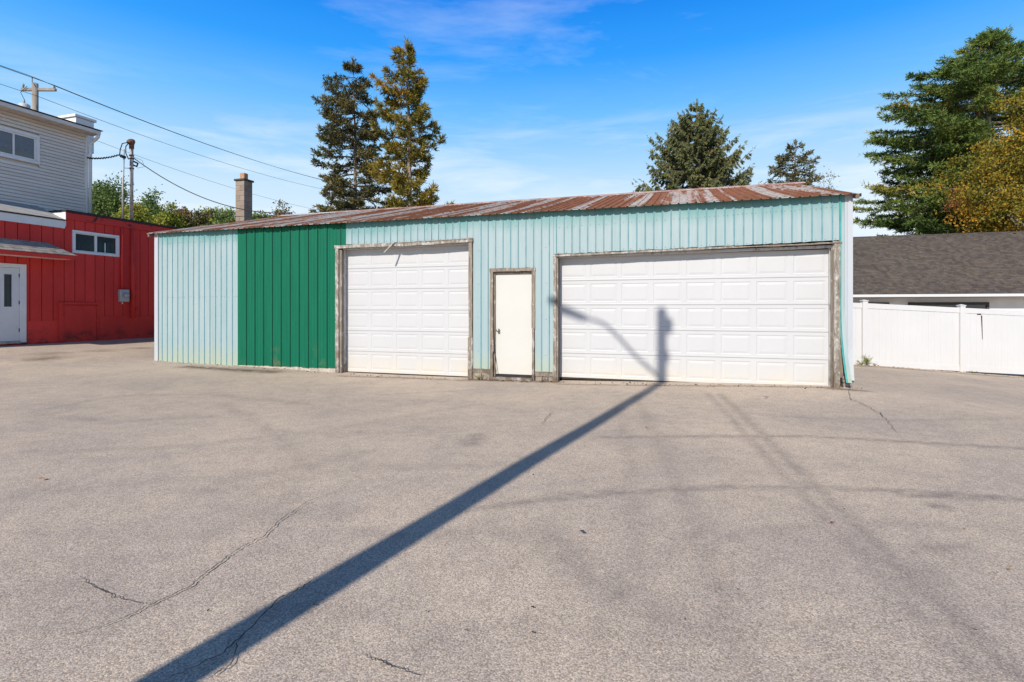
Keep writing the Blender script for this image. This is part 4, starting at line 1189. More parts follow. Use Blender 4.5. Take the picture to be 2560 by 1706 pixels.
# utility pole behind the house, next pole far behind the conifers
def upole(base, h, label, arm=True):
    o = wthing('utility_pole', label, 'utility pole', base, 'utility poles carrying the overhead wires')
    MB().tube([(0, 0, 0), (0, 0, h*0.5), (0, 0, h)], [0.16, 0.14, 0.12], 12).build('pole', MAT['pole'], o, True)
    ad = Vector((0.98, 0.20, 0)).normalized()
    m = MB()
    z = h-0.32
    pa, pb = -ad*0.55, ad*0.85
    s_ = Vector((-ad.y, ad.x, 0))*0.06
    m.hexa([pa-s_+Vector((0,0,z-0.07)), pb-s_+Vector((0,0,z+0.03)), pb+s_+Vector((0,0,z+0.03)), pa+s_+Vector((0,0,z-0.07)), pa-s_+Vector((0,0,z+0.05)), pb-s_+Vector((0,0,z+0.15)), pb+s_+Vector((0,0,z+0.15)), pa+s_+Vector((0,0,z+0.05))])
    m.build('crossarm', MAT['pole'], o)
    for q in (-ad*0.48, ad*0.78):
        MB().tube([Vector((q.x, q.y, z+0.08)), Vector((q.x, q.y, z+0.20)), Vector((q.x, q.y, z+0.26))], [0.03, 0.05, 0.03], 8).build('insulator', MAT['ceramic'], o, True)
    MB().tube([(-0.06, -0.09, h-0.1), (-0.06, -0.09, h+0.18), (-0.06, -0.09, h+0.28)], [0.015, 0.02, 0.04], 8).build('insulator', MAT['ceramic'], o, True)
    tk = MB().tube([(-0.42, -0.1, h-1.75), (-0.42, -0.1, h-1.05), (-0.42, -0.1, h-1.0)], [0.22, 0.22, 0.16], 14).build('transformer', MAT['tank'], o, True)
    MB().tube([(-0.42, -0.1, h-1.0), (-0.42, -0.1, h-0.78)], [0.04, 0.025], 8).build('bushing', MAT['ceramic'], o, True)
    MB().tube([(-0.42, -0.1, h-0.80), (-0.5, -0.2, h-0.5), (-0.25, -0.15, h-0.2)], 0.012, 6).build('jumper', MAT['wire'], o)
    return o
PA = D(88, 209, 25.0); hA = PA.z
upole(Vector((PA.x, PA.y, 0.0)), hA, 'grey wooden utility pole rising behind grey house roof')
PB = D(884, 474, 52.0); hB = PB.z
upole(Vector((PB.x, PB.y, -1.0)), hB+1.0, 'far wooden utility pole hidden behind the dark ragged conifer')
back = Vector((PA.x-PB.x, PA.y-PB.y, 0))*0.8
for k, (o1, dz1, o2, dz2, sg, rd, lb) in enumerate((
        (Vector((-0.06, -0.09, 0)), 0.28, Vector((-0.06, -0.09, 0)), 0.26, 0.55, 0.013, 'topmost overhead power wire running from the utility pole'),
        (Vector((0.764, 0.156, 0)), -0.02, Vector((0.764, 0.156, 0)), 0.10, 0.55, 0.012, 'overhead power wire running from the crossarm end'),
        (Vector((0.15, -0.1, 0)), -0.62, Vector((0.1, -0.1, 0)), -0.55, 0.6, 0.010, 'overhead wire running just below the crossarm'),
        (Vector((0.12, 0, 0)), -1.6, Vector((0.12, 0, 0)), -2.6, 0.7, 0.008, 'lowest thin overhead wire passing behind the chimney'))):
    a = Vector((PA.x, PA.y, hA+dz1)) + o1; b = Vector((PB.x, PB.y, hB+dz2)) + o2
    wire('overhead_wire', lb, [a, b], rd, sag=sg)
    c = Vector((PA.x+back.x, PA.y+back.y, hA+dz1+0.3)) + o1
    wire('overhead_wire', lb.replace('running', 'leading away left').replace('passing behind the chimney', 'leading away left over grey house'), [a, c], rd, sag=0.25)

# ------------------------------------------------------------------ street light pole beside the camera, whose shadow falls on the lot
hp = Vector((2.80, 10.06, 0)); sd = Vector((math.sin(SUN_TR), math.cos(SUN_TR), 0))
PH = 10.0
pb = hp - sd*((PH-1.46)/math.tan(SUN_EL))
zb = float(gz(pb.x, pb.y))
SLP = wthing('street_light', 'wooden street light pole with curved arm standing beside the lot', 'street light', Vector((pb.x, pb.y, zb)))
MB().tube([(0, 0, -0.05), (0, 0, 3), (0, 0, 7), (0, 0, PH-zb)], [0.118, 0.108, 0.098, 0.092], 16).build('pole', MAT['pole'], SLP, True)
u = Vector((ct, -st, 0))
def au(s_, z): return u*s_ + Vector((0, 0, z))
m = MB(); m.tube([au(-0.05, 8.72), au(-0.45, 9.07), au(-0.8, 9.45), au(-1.08, 9.72), au(-1.28, 9.80), au(-1.5, 9.84)], [0.034, 0.032, 0.03, 0.03, 0.028, 0.026], 10)
m.build('arm', MAT['conduit'], SLP, True)
m = MB(); m.tube([au(-1.42, 9.83), au(-1.55, 9.86), au(-1.85, 9.98), au(-2.1, 10.06), au(-2.16, 10.07)], [0.04, 0.07, 0.085, 0.07, 0.03], 12)
m.build('lamp_head', MAT['tank'], SLP, True)
m = MB(); m.tube([au(0.13, 9.58), au(0.13, 9.80), au(0.12, 9.84)], [0.06, 0.075, 0.04], 12); m.build('transformer', MAT['tank'], SLP, True)
MB().tube([au(0.10, 9.02), au(0.10, 9.2)], [0.04, 0.04], 10).build('bracket', MAT['rusty'], SLP, True)

# ------------------------------------------------------------------ vinyl fence
FZ = 13.1
def fz(px): return (px-CX)/PX*FZ
FS = -0.048
fx0, zt0 = fz(2160), 1.515
FE = wthing('vinyl_fence', 'white vinyl privacy fence running right from the garage corner', 'fence', Vector((fz(2160), FZ, 0.0)))
def fbase(x): return zt0 - 1.56 + FS*(x-fx0) - 0.006*max(0, x-fx0)
def ftop(x): return zt0 + FS*(x-fx0)
posts = [fz(2160), fz(2403), fz(2403)+2.40, fz(2403)+4.8]
starts = [fx0-1.45] + posts
def rel(mb):  # fence pieces are given in world axes
    mb.v = [(a-fz(2160), b-FZ, c) for a, b, c in mb.v]; return mb
pw = 0.062
for x in posts:
    m = MB(); m.bbox(x-pw, x+pw, FZ-pw, FZ+pw, fbase(x)-0.06, ftop(x)+0.045, 0.006)
    po = rel(m).build('post', MAT['vinyl'], FE)
    m = MB(); zc_ = ftop(x)+0.046
    m.bbox(x-0.074, x+0.074, FZ-0.074, FZ+0.074, zc_, zc_+0.018, 0.004)
    i = len(m.v); 
    for (a, b) in ((-1, -1), (1, -1), (1, 1), (-1, 1)): m.v.append((x+a*0.07, FZ+b*0.07, zc_+0.018))
    m.v.append((x, FZ, zc_+0.045))
    for j in range(4): m.f.append((i+j, i+(j+1) % 4, i+4)); m.m.append(0)
    co = rel(m).build('post_cap', MAT['vinyl'], None); co.parent = po
for a, b in zip(starts[:-1], starts[1:]):
    xa, xb = a+pw+0.001, b-pw-0.001
    for (t0, t1, nm) in (('t', 0.125, 'top_rail'), ('b', 0.14, 'bottom_rail')):
        m = MB()
        if t0 == 't': za, zb_, h = ftop(xa)-t1, ftop(xb)-t1, t1
        else: za, zb_, h = fbase(xa)+0.015, fbase(xb)+0.015, t1
        m.hexa([(xa, FZ-0.024, za), (xb, FZ-0.024, zb_), (xb, FZ+0.024, zb_), (xa, FZ+0.024, za), (xa, FZ-0.024, za+h), (xb, FZ-0.024, zb_+h), (xb, FZ+0.024, zb_+h), (xa, FZ+0.024, za+h)])
        rel(m).build(nm, MAT['vinyl'], FE)
    n = max(1, int(round((xb-xa)/0.152)))
    for k in range(n):
        x0, x1 = xa+(xb-xa)*k/n, xa+(xb-xa)*(k+1)/n
        m = MB()
        c0 = 0.0028
        yb = FZ-0.012 - 0.0008*((k*7) % 3)
        def zz2(x): return (fbase(x)+0.15, ftop(x)-0.12)
        pr = [(x0, yb+0.011), (x0+0.007, yb), (x1-0.007, yb), (x1, yb+0.011)]
        for (p, q) in zip(pr[:-1], pr[1:]):
            m.quad((p[0], p[1], zz2(p[0])[0]), (q[0], q[1], zz2(q[0])[0]), (q[0], q[1], zz2(q[0])[1]), (p[0], p[1], zz2(p[0])[1]))
        m.quad((x1, FZ+0.010, zz2(x1)[0]), (x0, FZ+0.010, zz2(x0)[0]), (x0, FZ+0.010, zz2(x0)[1]), (x1, FZ+0.010, zz2(x1)[1]))
        rel(m).build('board', MAT['vinyl'], FE)
# broken slot in the second panel
xk = fz(2454)
m = MB(); m.hexa([(xk, FZ-0.0175, 0.62), (xk+0.012, FZ-0.0175, 0.62), (xk+0.012, FZ-0.016, 0.62), (xk, FZ-0.016, 0.62), (xk-0.03, FZ-0.0175, 1.21), (xk, FZ-0.0175, 1.21), (xk, FZ-0.016, 1.21), (xk-0.03, FZ-0.016, 1.21)])
rel(m).build('split', MAT['dark'], FE)
m = MB(); m.box(xk-0.13, xk-0.03, FZ-0.0265, FZ-0.0245, ftop(xk)-0.145, ftop(xk)-0.118)
rel(m).build('latch', MAT['dark'], FE)

# ------------------------------------------------------------------ shingled house on the right
HY0, HY1 = 12.0, 18.0
HZ0, HZ1 = 1.865, 4.69
HX0, HX1 = 18.6, 38.0
HS = thing('shingled_house', 'low white house with wide dark shingle roof behind white fence', 'house', (HX0+0.4, HY0+0.5, -0.9))
MB().box(HX0+0.4, HX1-0.4, HY0+0.5, 2*HY1-HY0-0.5, -1.2, 1.86).build('wall', MAT['white'], HS)
NC = 42
RO = MB().hexa([(HX0, HY0, HZ0-0.03), (HX1, HY0, HZ0-0.03), (HX1, HY1, HZ1-0.03), (HX0, HY1, HZ1-0.03), (HX0, HY0, HZ0-0.01), (HX1, HY0, HZ0-0.01), (HX1, HY1, HZ1-0.01), (HX0, HY1, HZ1-0.01)]).hexa([(HX0, HY1, HZ1-0.03), (HX1, HY1, HZ1-0.03), (HX1, 2*HY1-HY0, HZ0-0.03), (HX0, 2*HY1-HY0, HZ0-0.03), (HX0, HY1, HZ1-0.01), (HX1, HY1, HZ1-0.01), (HX1, 2*HY1-HY0, HZ0-0.01), (HX0, 2*HY1-HY0, HZ0-0.01)]).build('roof', MAT['shingle'], HS)
rr = random.Random(9)
for k in range(NC):
    t0, t1 = k/NC, (k+1)/NC+0.004
    m = MB()
    x = HX0-0.03
    ya, yb = HY0+(HY1-HY0)*t0 - 0.02, HY0+(HY1-HY0)*t1
    za, zb_ = HZ0+(HZ1-HZ0)*t0, HZ0+(HZ1-HZ0)*t1
    n = 40
    for j in range(n):
        xa_, xb_ = x+(HX1-x)*j/n, x+(HX1-x)*(j+1)/n
        d = rr.uniform(0.018, 0.034)
        m.quad((xa_, ya, za+d), (xb_, ya, za+d), (xb_, yb, zb_+0.003), (xa_, yb, zb_+0.003))
        m.quad((xa_, ya, za-0.004), (xb_, ya, za-0.004), (xb_, ya, za+d), (xa_, ya, za+d))
    sub(RO, m, 'shingle_course', MAT['shingle'])
MB().bbox(HX0-0.05, HX1+0.05, HY0-0.11, HY0-0.022, HZ0-0.085, HZ0+0.015, 0.012).build('gutter', MAT['vinyl'], HS)
MB().box(HX0, HX1, HY0-0.02, HY0+0.5, HZ0-0.11, HZ0-0.10).build('soffit', MAT['eave_soffit'], HS)
for a, b in ((20.95, 23.35), (18.9, 20.35)):
    m = MB()
    for q in ((a, b, 1.50, 1.60), (a, a+0.07, 0.4, 1.499), (b-0.07, b, 0.4, 1.499)): m.box(q[0], q[1], HY0+0.44, HY0+0.51, q[2], q[3])
    w_ = m.build('window', MAT['cap'], HS)
    sub(w_, MB().box(a+0.071, b-0.071, HY0+0.485, HY0+0.495, 0.4, 1.499), 'pane', MAT['glass'])

# ------------------------------------------------------------------ trees
def leaf_quads(p, d, ln, wd, rg, taper=0.35):
    """elongated leaves or needle sprays: base points p, directions d"""
    n = len(p)
    d = d / (np.linalg.norm(d, axis=1, keepdims=True)+1e-9)
    r = rg.normal(size=(n, 3))
    s = np.cross(d, r); s /= (np.linalg.norm(s, axis=1, keepdims=True)+1e-9)
    ln = ln[:, None]; wd = wd[:, None]
    a = p - s*wd*0.5*0.5; b = p + s*wd*0.5*0.5
    mid = p + d*ln*0.45
    c = mid + s*wd*0.5; e = mid - s*wd*0.5
    tip = p + d*ln
    # two quads folded into one: base pair, widest pair ... tip pair
    t1 = tip + s*wd*0.5*taper; t2 = tip - s*wd*0.5*taper
    v = np.stack([(a+e)/2, (b+c)/2, t1, t2], 1).reshape(-1, 3)
    f = np.arange(n*4).reshape(-1, 4)
    return v, f

def conifer(name, label, base, h, prof, mats, seed, whorls=34, per=6, rise=0.1, droop=0.25, sub_len=0.9, hang=0.0,
            tuft=0.20, width=0.05, dens=11, zlow=0.06, gap=0.0, trunk_r=0.22, tint0=0.35, bend=0.0, flat=0.35, spread=0.7, group=None, lit=0.0, uptip=0.0, subs=9, lean=0.0, window=None, limb_sd=0.13, rscale=1.0):
    """prof: list of (height fraction, radius on the left, radius on the right)"""
    rg = np.random.default_rng(seed)
    root = wthing(name, label, 'tree', base, group)
    fr = np.array([q[0] for q in prof]); rl = np.array([q[1] for q in prof]); rrg = np.array([q[2] for q in prof])
    def R(t, az):
        k = 0.5+0.5*np.cos(az)
        return np.interp(t, fr, rl)*(1-k) + np.interp(t, fr, rrg)*k
    tr = MB(); N = 14
    sway = rg.normal(0, 0.04, size=(N+1, 2)).cumsum(0)*0.5
    def axis(t):
        x = np.interp(t, np.linspace(0, 1, N+1), sway[:, 0]) + bend*math.sin(t*math.pi) + lean*t
        y = np.interp(t, np.linspace(0, 1, N+1), sway[:, 1])
        return np.array([x, y, t*h])
    tr.tube([axis(k/N) for k in range(N+1)], [trunk_r*(1-0.93*k/N) for k in range(N+1)], 10)
    tr.build('trunk', mats[1], root, True)
    br = MB()
    S0, S1, TN = [], [], []
    for wI in range(whorls):
        t = zlow + (1-zlow)*(wI + rg.uniform(-0.35, 0.35))/whorls
        t = min(max(t, zlow), 0.985)
        n = per if t < 0.9 else max(3, per-2)
        az0 = rg.uniform(0, 2*math.pi)
        for k in range(n):
            if rg.uniform() < gap: continue
            az = az0 + 2*math.pi*k/n + rg.normal(0, 0.3)
            if window and window[0] < t < window[1] and abs(((az + math.pi/2 - 0.15 + math.pi) % (2*math.pi)) - math.pi) < 0.75 and rg.uniform() < 0.85: continue
            Ln = R(t, az)*rg.uniform(0.68, 1.12)*rscale
            if Ln < 0.12: Ln = 0.12
            dirh = np.array([math.cos(az), math.sin(az), 0])
            o = axis(t)
            o[2] -= Ln*(rise - droop + uptip)*0.8
            us = np.linspace(0, 1, 7)
            pts = [o + dirh*Ln*u_ + np.array([0, 0, Ln*(rise*u_ - droop*math.sin(u_*math.pi*0.5)*u_ + uptip*u_**3)]) for u_ in us]
            br.tube(pts, [max(0.006, trunk_r*0.28*(1-0.9*u_)*(Ln/ (max(rl.max(), rrg.max())))**0.5) for u_ in us], 4, cap=False)
            lt = rg.normal(tint0, limb_sd)
            ns = max(3, int(subs*Ln/ (0.5*(rl.max()+rrg.max()))) + 2)
            side = np.array([-dirh[1], dirh[0], 0])
            for q in range(ns):
                u_ = 0.22 + 0.78*(q+rg.uniform(0, 0.9))/ns
                u_ = min(u_, 1.0)
                kk = u_*6; i0 = min(int(kk), 5); fc = kk-i0
                p = pts[i0]*(1-fc) + pts[i0+1]*fc
                sl = sub_len*(1.12-0.75*u_)*rg.uniform(0.6, 1.25)*min(1, 0.35+Ln/2.2)
                for sg in (-1, 1):
                    dd = dirh*rg.uniform(0.5, 0.95) + side*sg*rg.uniform(0.45, 1.0) + np.array([0, 0, rg.normal(0.05, flat)])
                    dd /= np.linalg.norm(dd)
                    dd = dd*(1-hang) + np.array([0, 0, -1.0])*hang
                    S0.append(p); S1.append(p + dd*sl); TN.append(lt + rg.normal(0, 0.10))
            S0.append(pts[-2]); S1.append(pts[-1] + (pts[-1]-pts[-2])*0.35); TN.append(lt+0.08)
    # leader
    for q in range(5):
        S0.append(axis(0.955)); S1.append(axis(1.0) + rg.normal(0, 0.06, 3)); TN.append(tint0)
    stuff(br.build('branches', mats[1], root))
    S0 = np.array(S0); S1 = np.array(S1); TN = np.array(TN)
    ns = len(S0)
    v = rg.uniform(0.0, 1.05, size=(ns, dens))
    P = S0[:, None, :] + (S1-S0)[:, None, :]*v[..., None]
    sd_ = (S1-S0); sd_ /= (np.linalg.norm(sd_, axis=1, keepdims=True)+1e-9)
    dd = sd_[:, None, :] + rg.normal(0, spread, size=(ns, dens, 3)) + np.array([0, 0, 0.12 - hang*0.5])
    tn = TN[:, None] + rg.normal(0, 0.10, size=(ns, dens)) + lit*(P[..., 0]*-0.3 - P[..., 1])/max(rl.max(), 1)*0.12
    P = P.reshape(-1, 3); dd = dd.reshape(-1, 3)
    ln = tuft*rg.uniform(0.6, 1.3, len(P)); wd = width*rg.uniform(0.7, 1.4, len(P))
    vv, ff = leaf_quads(P, dd, ln, wd, rg)
    stuff(np_mesh('crown', vv, ff, mats[0], np.clip(tn.reshape(-1), 0, 1), root))
    return root

def at_depth(px, Z, z=-1.2): return Vector(((px-CX)/PX*Z, Z, z))
def pr(h, Z, cx, rows, z=-1.2):
    """rows of photograph (y, left x, right x) to a radius profile"""
    out = [(0.0, *( (abs(cx-rows[-1][1])/PX*Z, abs(rows[-1][2]-cx)/PX*Z) ))]
    for y, a, b in reversed(rows):
        out.append(((HC+(CY-y)/PX*Z - z)/h, max(0.05, (cx-a)/PX*Z), max(0.05, (b-cx)/PX*Z)))
    return out
def hgt(y, Z, z=-1.2): return HC+(CY-y)/PX*Z - z

Z = 31.0; h = hgt(155, Z)
conifer('spruce_tree', 'dark ragged conifer left of the yellowing pine, behind garage', at_depth(884, Z), h,
        pr(h, Z, 884, [(155, 880, 888), (178, 858, 905), (196, 822, 920), (230, 812, 925), (262, 800, 938), (310, 782, 935), (345, 805, 945), (400, 802, 968), (450, 800, 985), (480, 795, 990), (530, 785, 990)]),
        (MAT['needle_dark'], MAT['bark']), 11, whorls=34, per=6, rise=0.12, droop=0.30, uptip=0.22, sub_len=0.72, tuft=0.20, width=0.066, dens=27, gap=0.19, rscale=1.1, trunk_r=0.20, tint0=0.36, flat=0.25, spread=0.65, lit=0.6, subs=8)
Z = 28.0; h = hgt(106, Z)
conifer('pine_tree', 'tall yellowing pine with visible trunk, tallest behind the garage', at_depth(1030, Z), h,
        pr(h, Z, 1026, [(106, 1014, 1020), (125, 1000, 1028), (150, 990, 1036), (175, 962, 1048), (205, 960, 1070), (235, 975, 1050), (262, 958, 1065), (300, 942, 1082), (340, 955, 1098), (372, 985, 1070), (410, 950, 1085), (440, 950, 1060), (460, 1005, 1045), (475, 985, 1110), (520, 985, 1120)]),
        (MAT['needle_gold'], MAT['bark_pine']), 12, whorls=27, per=5, rise=0.20, droop=0.20, uptip=0.35, sub_len=0.62, tuft=0.25, width=0.055, dens=30, gap=0.15, rscale=1.17, trunk_r=0.24, tint0=0.40, flat=0.30, spread=0.55, lit=1.0, subs=6, lean=-0.25, zlow=0.30)
Z = 36.0; h = hgt(255, Z)
conifer('spruce_tree', 'broad olive spruce with drooping branchlets behind wide garage door end', at_depth(1735, Z), h,
        pr(h, Z, 1735, [(255, 1731, 1739), (275, 1712, 1752), (292, 1685, 1775), (315, 1668, 1790), (340, 1640, 1808), (375, 1628, 1830), (400, 1640, 1838), (430, 1622, 1842), (455, 1618, 1850), (480, 1600, 1862), (520, 1590, 1872)]),
        (MAT['needle_spruce'], MAT['bark']), 13, whorls=42, per=9, rise=0.16, droop=0.45, uptip=0.48, sub_len=0.75, tuft=0.17, width=0.065, dens=25, gap=0.02, trunk_r=0.3, tint0=0.45, hang=0.50, flat=0.2, spread=0.42, subs=19, rscale=1.10)
Z = 46.0; h = hgt(354, Z)
conifer('spruce_tree', 'small sparse far conifer above the garage roof peak', at_depth(1986, Z), h,
        pr(h, Z, 1986, [(354, 1980, 1992), (370, 1962, 2004), (385, 1955, 2018), (402, 1940, 2025), (420, 1932, 2030), (440, 1918, 2040), (455, 1912, 2044), (500, 1900, 2055)]),
        (MAT['needle_dark'], MAT['bark']), 14, whorls=30, per=6, rise=0.2, droop=0.2, uptip=0.2, sub_len=0.80, tuft=0.24, width=0.08, dens=15, gap=0.24, trunk_r=0.25, tint0=0.40, spread=0.6, rscale=1.1)
Z = 33.0; h = hgt(78, Z)
conifer('white_pine', 'large green pine with layered boughs behind dark shingle roof', at_depth(2474, Z), h,
        pr(h, Z, 2474, [(78, 2466, 2490), (100, 2445, 2505), (125, 2405, 2512), (150, 2350, 2540), (185, 2310, 2560), (205, 2268, 2600), (250, 2255, 2640), (300, 2235, 2660), (350, 2205, 2680), (400, 2225, 2700), (450, 2190, 2700), (500, 2155, 2700), (530, 2195, 2710), (580, 2130, 2720)]),
        (MAT['needle_pine'], MAT['bark_pine']), 15, whorls=42, per=8, rise=0.16, droop=0.22, uptip=0.12, sub_len=1.15, tuft=0.24, width=0.062, dens=34, gap=0.05, rscale=0.99, trunk_r=0.42, tint0=0.48, flat=0.22, spread=0.6, lit=0.3, subs=22, zlow=0.22, window=(0.62, 0.90), limb_sd=0.2)

PINE = [o for o in bpy.data.objects if o.name == 'white_pine'][0]
for (px, py, Z, rr_, sd_) in ((2392, 500, 30.3, 0.42, 1), (2448, 262, 31.2, 0.30, 2)):
    rg = np.random.default_rng(sd_)
    c = np.array(D(px, py, Z) - PINE.location)
    P = c + rg.normal(size=(700, 3))*np.array([rr_*0.6, rr_*0.4, rr_*0.7])
    dd = rg.normal(size=(700, 3)) + np.array([0.5, -0.3, -1.0])
    v, f = leaf_quads(P, dd, np.full(700, 0.24), np.full(700, 0.045), rg)
    stuff(np_mesh('dead_bough', v, f, MAT['dead'], None, PINE))['label'] = 'rusty dead hanging bough'
def broadleaf(name, label, base, h, rx, rz, mat, seed, n=9000, leaf_s=0.16, clumps=120, trunk_r=0.2, tint0=0.5, group=None, czf=None, squash=1.0, sig=0.16, ry=None, branchy=8):
    rg = np.random.default_rng(seed)
    root = wthing(name, label, 'tree', base, group)
    cz = h - rz if czf is None else czf
    ry = ry or rx
    tr = MB()
    tr.tube([(0, 0, 0), (rg.normal(0, 0.1), rg.normal(0, 0.1), cz*0.5), (0, 0, cz), (0.1, 0, cz+rz*0.55)], [trunk_r, trunk_r*0.8, trunk_r*0.55, trunk_r*0.12], 9)
    tr.build('trunk', MAT['bark'], root, True)
    d = rg.normal(size=(clumps, 3)); d /= np.linalg.norm(d, axis=1, keepdims=True)
    rad = rg.uniform(0.35, 1.0, clumps)**0.6
    lump = 1 + 0.16*np.sin(d[:, 0]*5.1+seed)*np.cos(d[:, 2]*4.3+seed*0.7) + rg.normal(0, 0.06, clumps)
    C = d*(rad*lump)[:, None]*np.array([rx, ry, rz]) + np.array([0, 0, cz])
    b = MB()
    for k in rg.choice(clumps, min(branchy*3, clumps), replace=False):
        c = C[k]; s0 = np.array([0, 0, max(h*0.18, cz - rz*0.6 + rg.uniform(0, rz*0.6))])
        mid = s0*0.45 + c*0.55 + np.array([0, 0, 0.15*rz])
        b.tube([s0, mid, c], [trunk_r*0.3, trunk_r*0.16, 0.012], 5, cap=False)
    stuff(b.build('branches', MAT['bark'], root))
    k = rg.integers(0, clumps, n)
    s_ = sig*(rx+rz)/2*rg.uniform(0.6, 1.4, clumps)
    P = C[k] + rg.normal(size=(n, 3))*s_[k][:, None]*np.array([1, 1, 0.72])
    dirs = rg.normal(size=(n, 3)) + np.array([0, 0, -0.15])
    tn = tint0 + rg.normal(0, 0.22, clumps)[k] + rg.normal(0, 0.13, n)
    v, f = leaf_quads(P, dirs, leaf_s*rg.uniform(0.7, 1.4, n), leaf_s*rg.uniform(0.6, 1.1, n), rg, 0.5)
    stuff(np_mesh('crown', v, f, mat, np.clip(tn, 0, 1), root))
    return root

Z = 25.0
broadleaf('maple_tree', 'golden orange maple overhanging the dark shingle roof', at_depth(2622, Z), hgt(215, Z), 3.7, 6.0, MAT['leaf_gold'], 21, n=70000, leaf_s=0.105, clumps=420, trunk_r=0.28, tint0=0.40, sig=0.06, czf=6.6)
# low bough of the maple hanging over the roof
# far trees behind the red building and garage
FAR = [  # px, y top, half width, Z, material, label
    (262, 428, 62, 42, 'leaf_green', 'green leafy tree rising right beside the grey house downspout'),
    (232, 450, 55, 46, 'leaf_green', 'darker green leafy tree half hidden by grey house'),
    (322, 492, 48, 40, 'leaf_yellow', 'bright yellow-green tree just behind service mast'),
    (378, 474, 44, 62, 'leaf_green', 'bluish green taller tree standing behind the yellow-green one'),
    (418, 505, 42, 58, 'leaf_yellow', 'yellowish tree between service mast and chimney'),
    (455, 508, 34, 70, 'leaf_brown', 'thin russet tree crown left of the rounded green crown'),
    (490, 526, 40, 60, 'leaf_brown', 'low russet tree in front of the rounded green crown'),
    (528, 510, 40, 66, 'leaf_yellow', 'rounded yellow-green tree crown left of the chimney'),
    (566, 520, 36, 64, 'leaf_green', 'dark green tree touching the chimney, left side'),
    (606, 528, 36, 70, 'leaf_brown', 'russet tree directly behind the chimney'),
    (650, 516, 36, 68, 'leaf_green', 'dark green tree just right of the chimney'),
    (700, 518, 44, 72, 'leaf_brown', 'russet brown tree between chimney and dark conifer'),
    (745, 530, 40, 74, 'leaf_brown', 'low russet tree at the foot of the dark conifer'),
    (350, 520, 50, 44, 'leaf_yellow', 'low yellow-green shrub-like tree above red roof edge'),
]
for i, (px, yt, hw_, Z, mt, lb) in enumerate(FAR):
    h = hgt(yt+14, Z); rx = hw_/PX*Z; rz = min(h*0.42, rx*1.5+1.2)
    broadleaf('leafy_tree', lb, at_depth(px, Z), h, rx, rz, MAT[mt], 50+i, n=15000 if Z > 50 else 20000, leaf_s=0.0037*Z, clumps=200, trunk_r=0.18, tint0=0.5 + 0.12*((i*7) % 3 - 1), group='autumn trees behind the red building and garage', sig=0.10)
# sparse twig standing behind the right end of the roof
Z = 40.0
o = wthing('bare_sapling', 'nearly bare thin sapling right of the small far conifer', 'tree', at_depth(2052, Z))
m = MB(); hh = hgt(440, Z)
m.tube([(0, 0, 0), (0.1, 0, hh*0.6), (0.25, 0, hh)], [0.07, 0.05, 0.012], 6); m.tube([(0.15, 0, hh*0.72), (0.6, 0.1, hh*0.93), (0.95, 0.1, hh*1.0)], [0.03, 0.02, 0.008], 5); m.tube([(0.2, 0, hh*0.85), (-0.2, 0.1, hh*0.97)], [0.02, 0.008], 5)
m.build('trunk', MAT['bark'], o)
rg = np.random.default_rng(4)
P = np.concatenate([np.array([[0.6, 0.1, hh*0.93]]) + rg.normal(0, 0.25, (40, 3)), np.array([[0.2, 0, hh*0.98]]) + rg.normal(0, 0.3, (60, 3)), np.array([[0.95, 0.1, hh]]) + rg.normal(0, 0.15, (25, 3))])
v, f = leaf_quads(P, rg.normal(size=P.shape), np.full(len(P), 0.16), np.full(len(P), 0.09), rg)
stuff(np_mesh('crown', v, f, MAT['leaf_brown'], rg.uniform(0, 1, len(P)), o))

# ------------------------------------------------------------------ weeds and fallen leaves
def weed(p, h, n, seed, label, name='weed', mat='leaf_yellow', spread=0.5):
    rg = np.random.default_rng(seed)
    root = wthing(name, label, 'weed', p)
    m = MB(); PP, DD = [], []
    for k in range(n):
        az = rg.uniform(0, 6.28); l = h*rg.uniform(0.5, 1.0); q = spread*l*rg.uniform(0.3, 1.0)
        a = np.zeros(3); b = np.array([math.cos(az)*q*0.4, math.sin(az)*q*0.4, l*0.6]); c = np.array([math.cos(az)*q, math.sin(az)*q, l])
        m.tube([a, b, c], [0.004, 0.003, 0.001], 4, cap=False)
        for j in range(9):
            t = rg.uniform(0.15, 1.0); PP.append((b*t*2 if t < 0.5 else b+(c-b)*(t-0.5)*2)); DD.append(np.array([math.cos(az+rg.normal(0, 1.2)), math.sin(az+rg.normal(0, 1.2)), rg.uniform(-0.1, 0.9)]))
    m.build('stems', MAT['leaf_yellow'], root)
    PP = np.array(PP); DD = np.array(DD)
    v, f = leaf_quads(PP, DD, h*0.28*rg.uniform(0.6, 1.2, len(PP)), h*0.07*rg.uniform(0.6, 1.2, len(PP)), rg, 0.2)
    stuff(np_mesh('leaves', v, f, MAT[mat], np.clip(rg.normal(0.5, 0.25, len(PP)), 0, 1), root))
    return root
def fpt(px, dy=0.10):
    x = fz(px); return Vector((x, FZ-dy, float(gz(x, FZ-dy)) - 0.01))
weed(fpt(2158, 0.14), 0.27, 12, 1, 'tallest spiky weed at the foot of the first fence post')
weed(fpt(2143, 0.15), 0.15, 12, 2, 'low bushy weed left of the tall weed by the fence', spread=1.1)
weed(fpt(2180, 0.10), 0.08, 9, 3, 'tiny rusty weed tuft just right of the first fence post', mat='leaf_gold', spread=1.3)
weed(fpt(2424, 0.10), 0.07, 16, 4, 'flat mat of weed at the second fence post', spread=2.0)
weed(W(9.05, -0.10, gzl(9.05, -0.10)-0.01), 0.15, 10, 5, 'grassy weed between small garage door and cream door', spread=1.2)
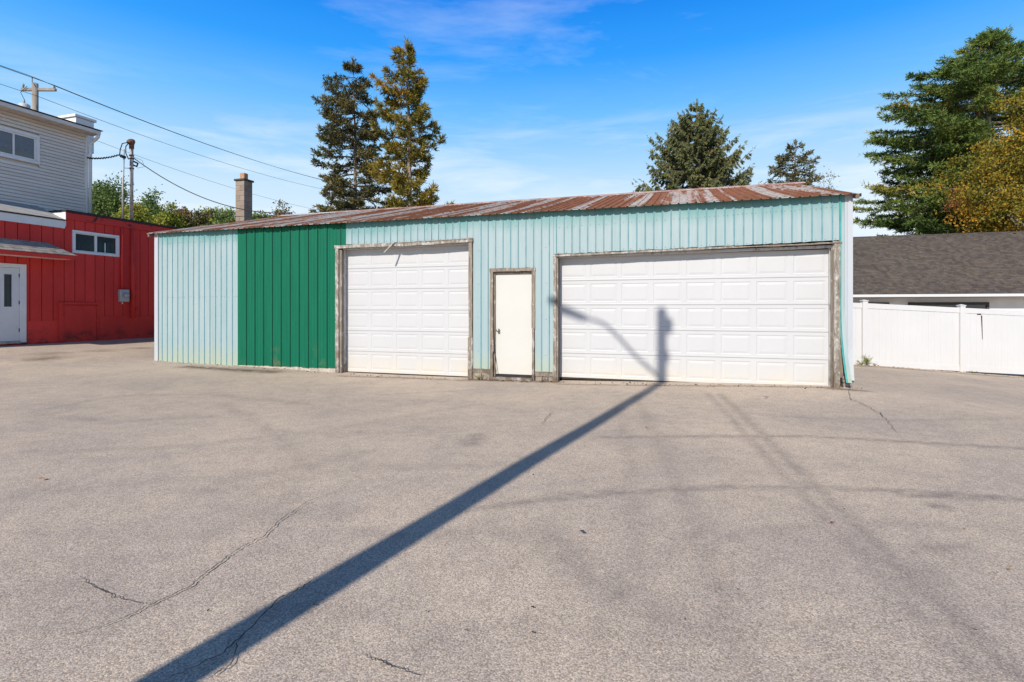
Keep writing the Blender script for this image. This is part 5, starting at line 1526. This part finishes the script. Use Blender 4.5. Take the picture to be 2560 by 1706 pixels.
def fleaf(px, py, s, mt, seed, label):
    rg = random.Random(seed); p = GP(px, py, 0.02); m = MB(); a0 = rg.uniform(0, 6)
    pts = []
    for k in range(10):
        a = a0 + 2*math.pi*k/10; r_ = s*(1.0 if k % 2 == 0 else 0.55)*rg.uniform(0.8, 1.15)
        pts.append((r_*math.cos(a), r_*math.sin(a)*0.7, rg.uniform(0, s*0.35)))
    c = (0, 0, 0.0)
    for k in range(10): m.poly([c, pts[k], pts[(k+1) % 10]])
    o = m.build('fallen_leaf', mt, None); o.location = p
    tag(o, label, 'leaf')
MAT['leaf_orange'] = plain('dry_orange_leaf', (0.34, 0.15, 0.05), 0.8, 0.3, 40)
MAT['leaf_dark'] = plain('dark_dry_leaf', (0.03, 0.026, 0.035), 0.8, 0.3, 40)
MAT['leaf_red'] = plain('dry_red_leaf', (0.34, 0.06, 0.04), 0.8, 0.3, 40)
fleaf(104, 1203, 0.035, MAT['leaf_orange'], 1, 'orange dry leaf lying on the open asphalt by the left crack')
fleaf(1455, 1337, 0.022, MAT['leaf_dark'], 2, 'small dark curled leaf lying right of the pole shadow')
fleaf(2080, 1314, 0.020, MAT['leaf_red'], 3, 'small red leaf lying near the right tyre tracks')
fleaf(1915, 997, 0.05, MAT['leaf_dark'], 4, 'dark dry twig-like leaf lying before the wide door')

# dry leaf litter and grit blown against the foot of the garage and the fence
rg = np.random.default_rng(31)
P = []
for k in range(420):
    x = rg.choice([rg.uniform(0.2, 5.5), rg.uniform(5.6, 10.6), rg.uniform(8.8, 10.7), rg.uniform(10.7, 16.0)])
    y = -abs(rg.normal(0.03, 0.14)) - 0.04
    p = W(x, y); P.append((p.x, p.y, float(gz(p.x, p.y)) + 0.012))
for k in range(160):
    x = rg.uniform(fz(2125), fz(2600)); y = FZ - 0.08 - abs(rg.normal(0, 0.12)); P.append((x, y, float(gz(x, y)) + 0.012))
for k in range(60):
    q = GP(rg.uniform(0, 2560), rg.uniform(985, 1600)); P.append((q.x, q.y, q.z + 0.010))
P = np.array(P)
dd = rg.normal(size=P.shape)*np.array([1, 1, 0.15])
sz = rg.uniform(0.008, 0.03, len(P)); sz[-60:] *= 0.5
v, f = leaf_quads(P, dd, sz*1.5, sz, rg, 0.6)
lit_ = np_mesh('leaf_litter', v, f, MAT['leaf_litter'], rg.uniform(0, 1, len(P)))
lit_['kind'] = 'stuff'; tag(lit_, 'dry leaf litter and grit strewn along the garage foot', 'litter')
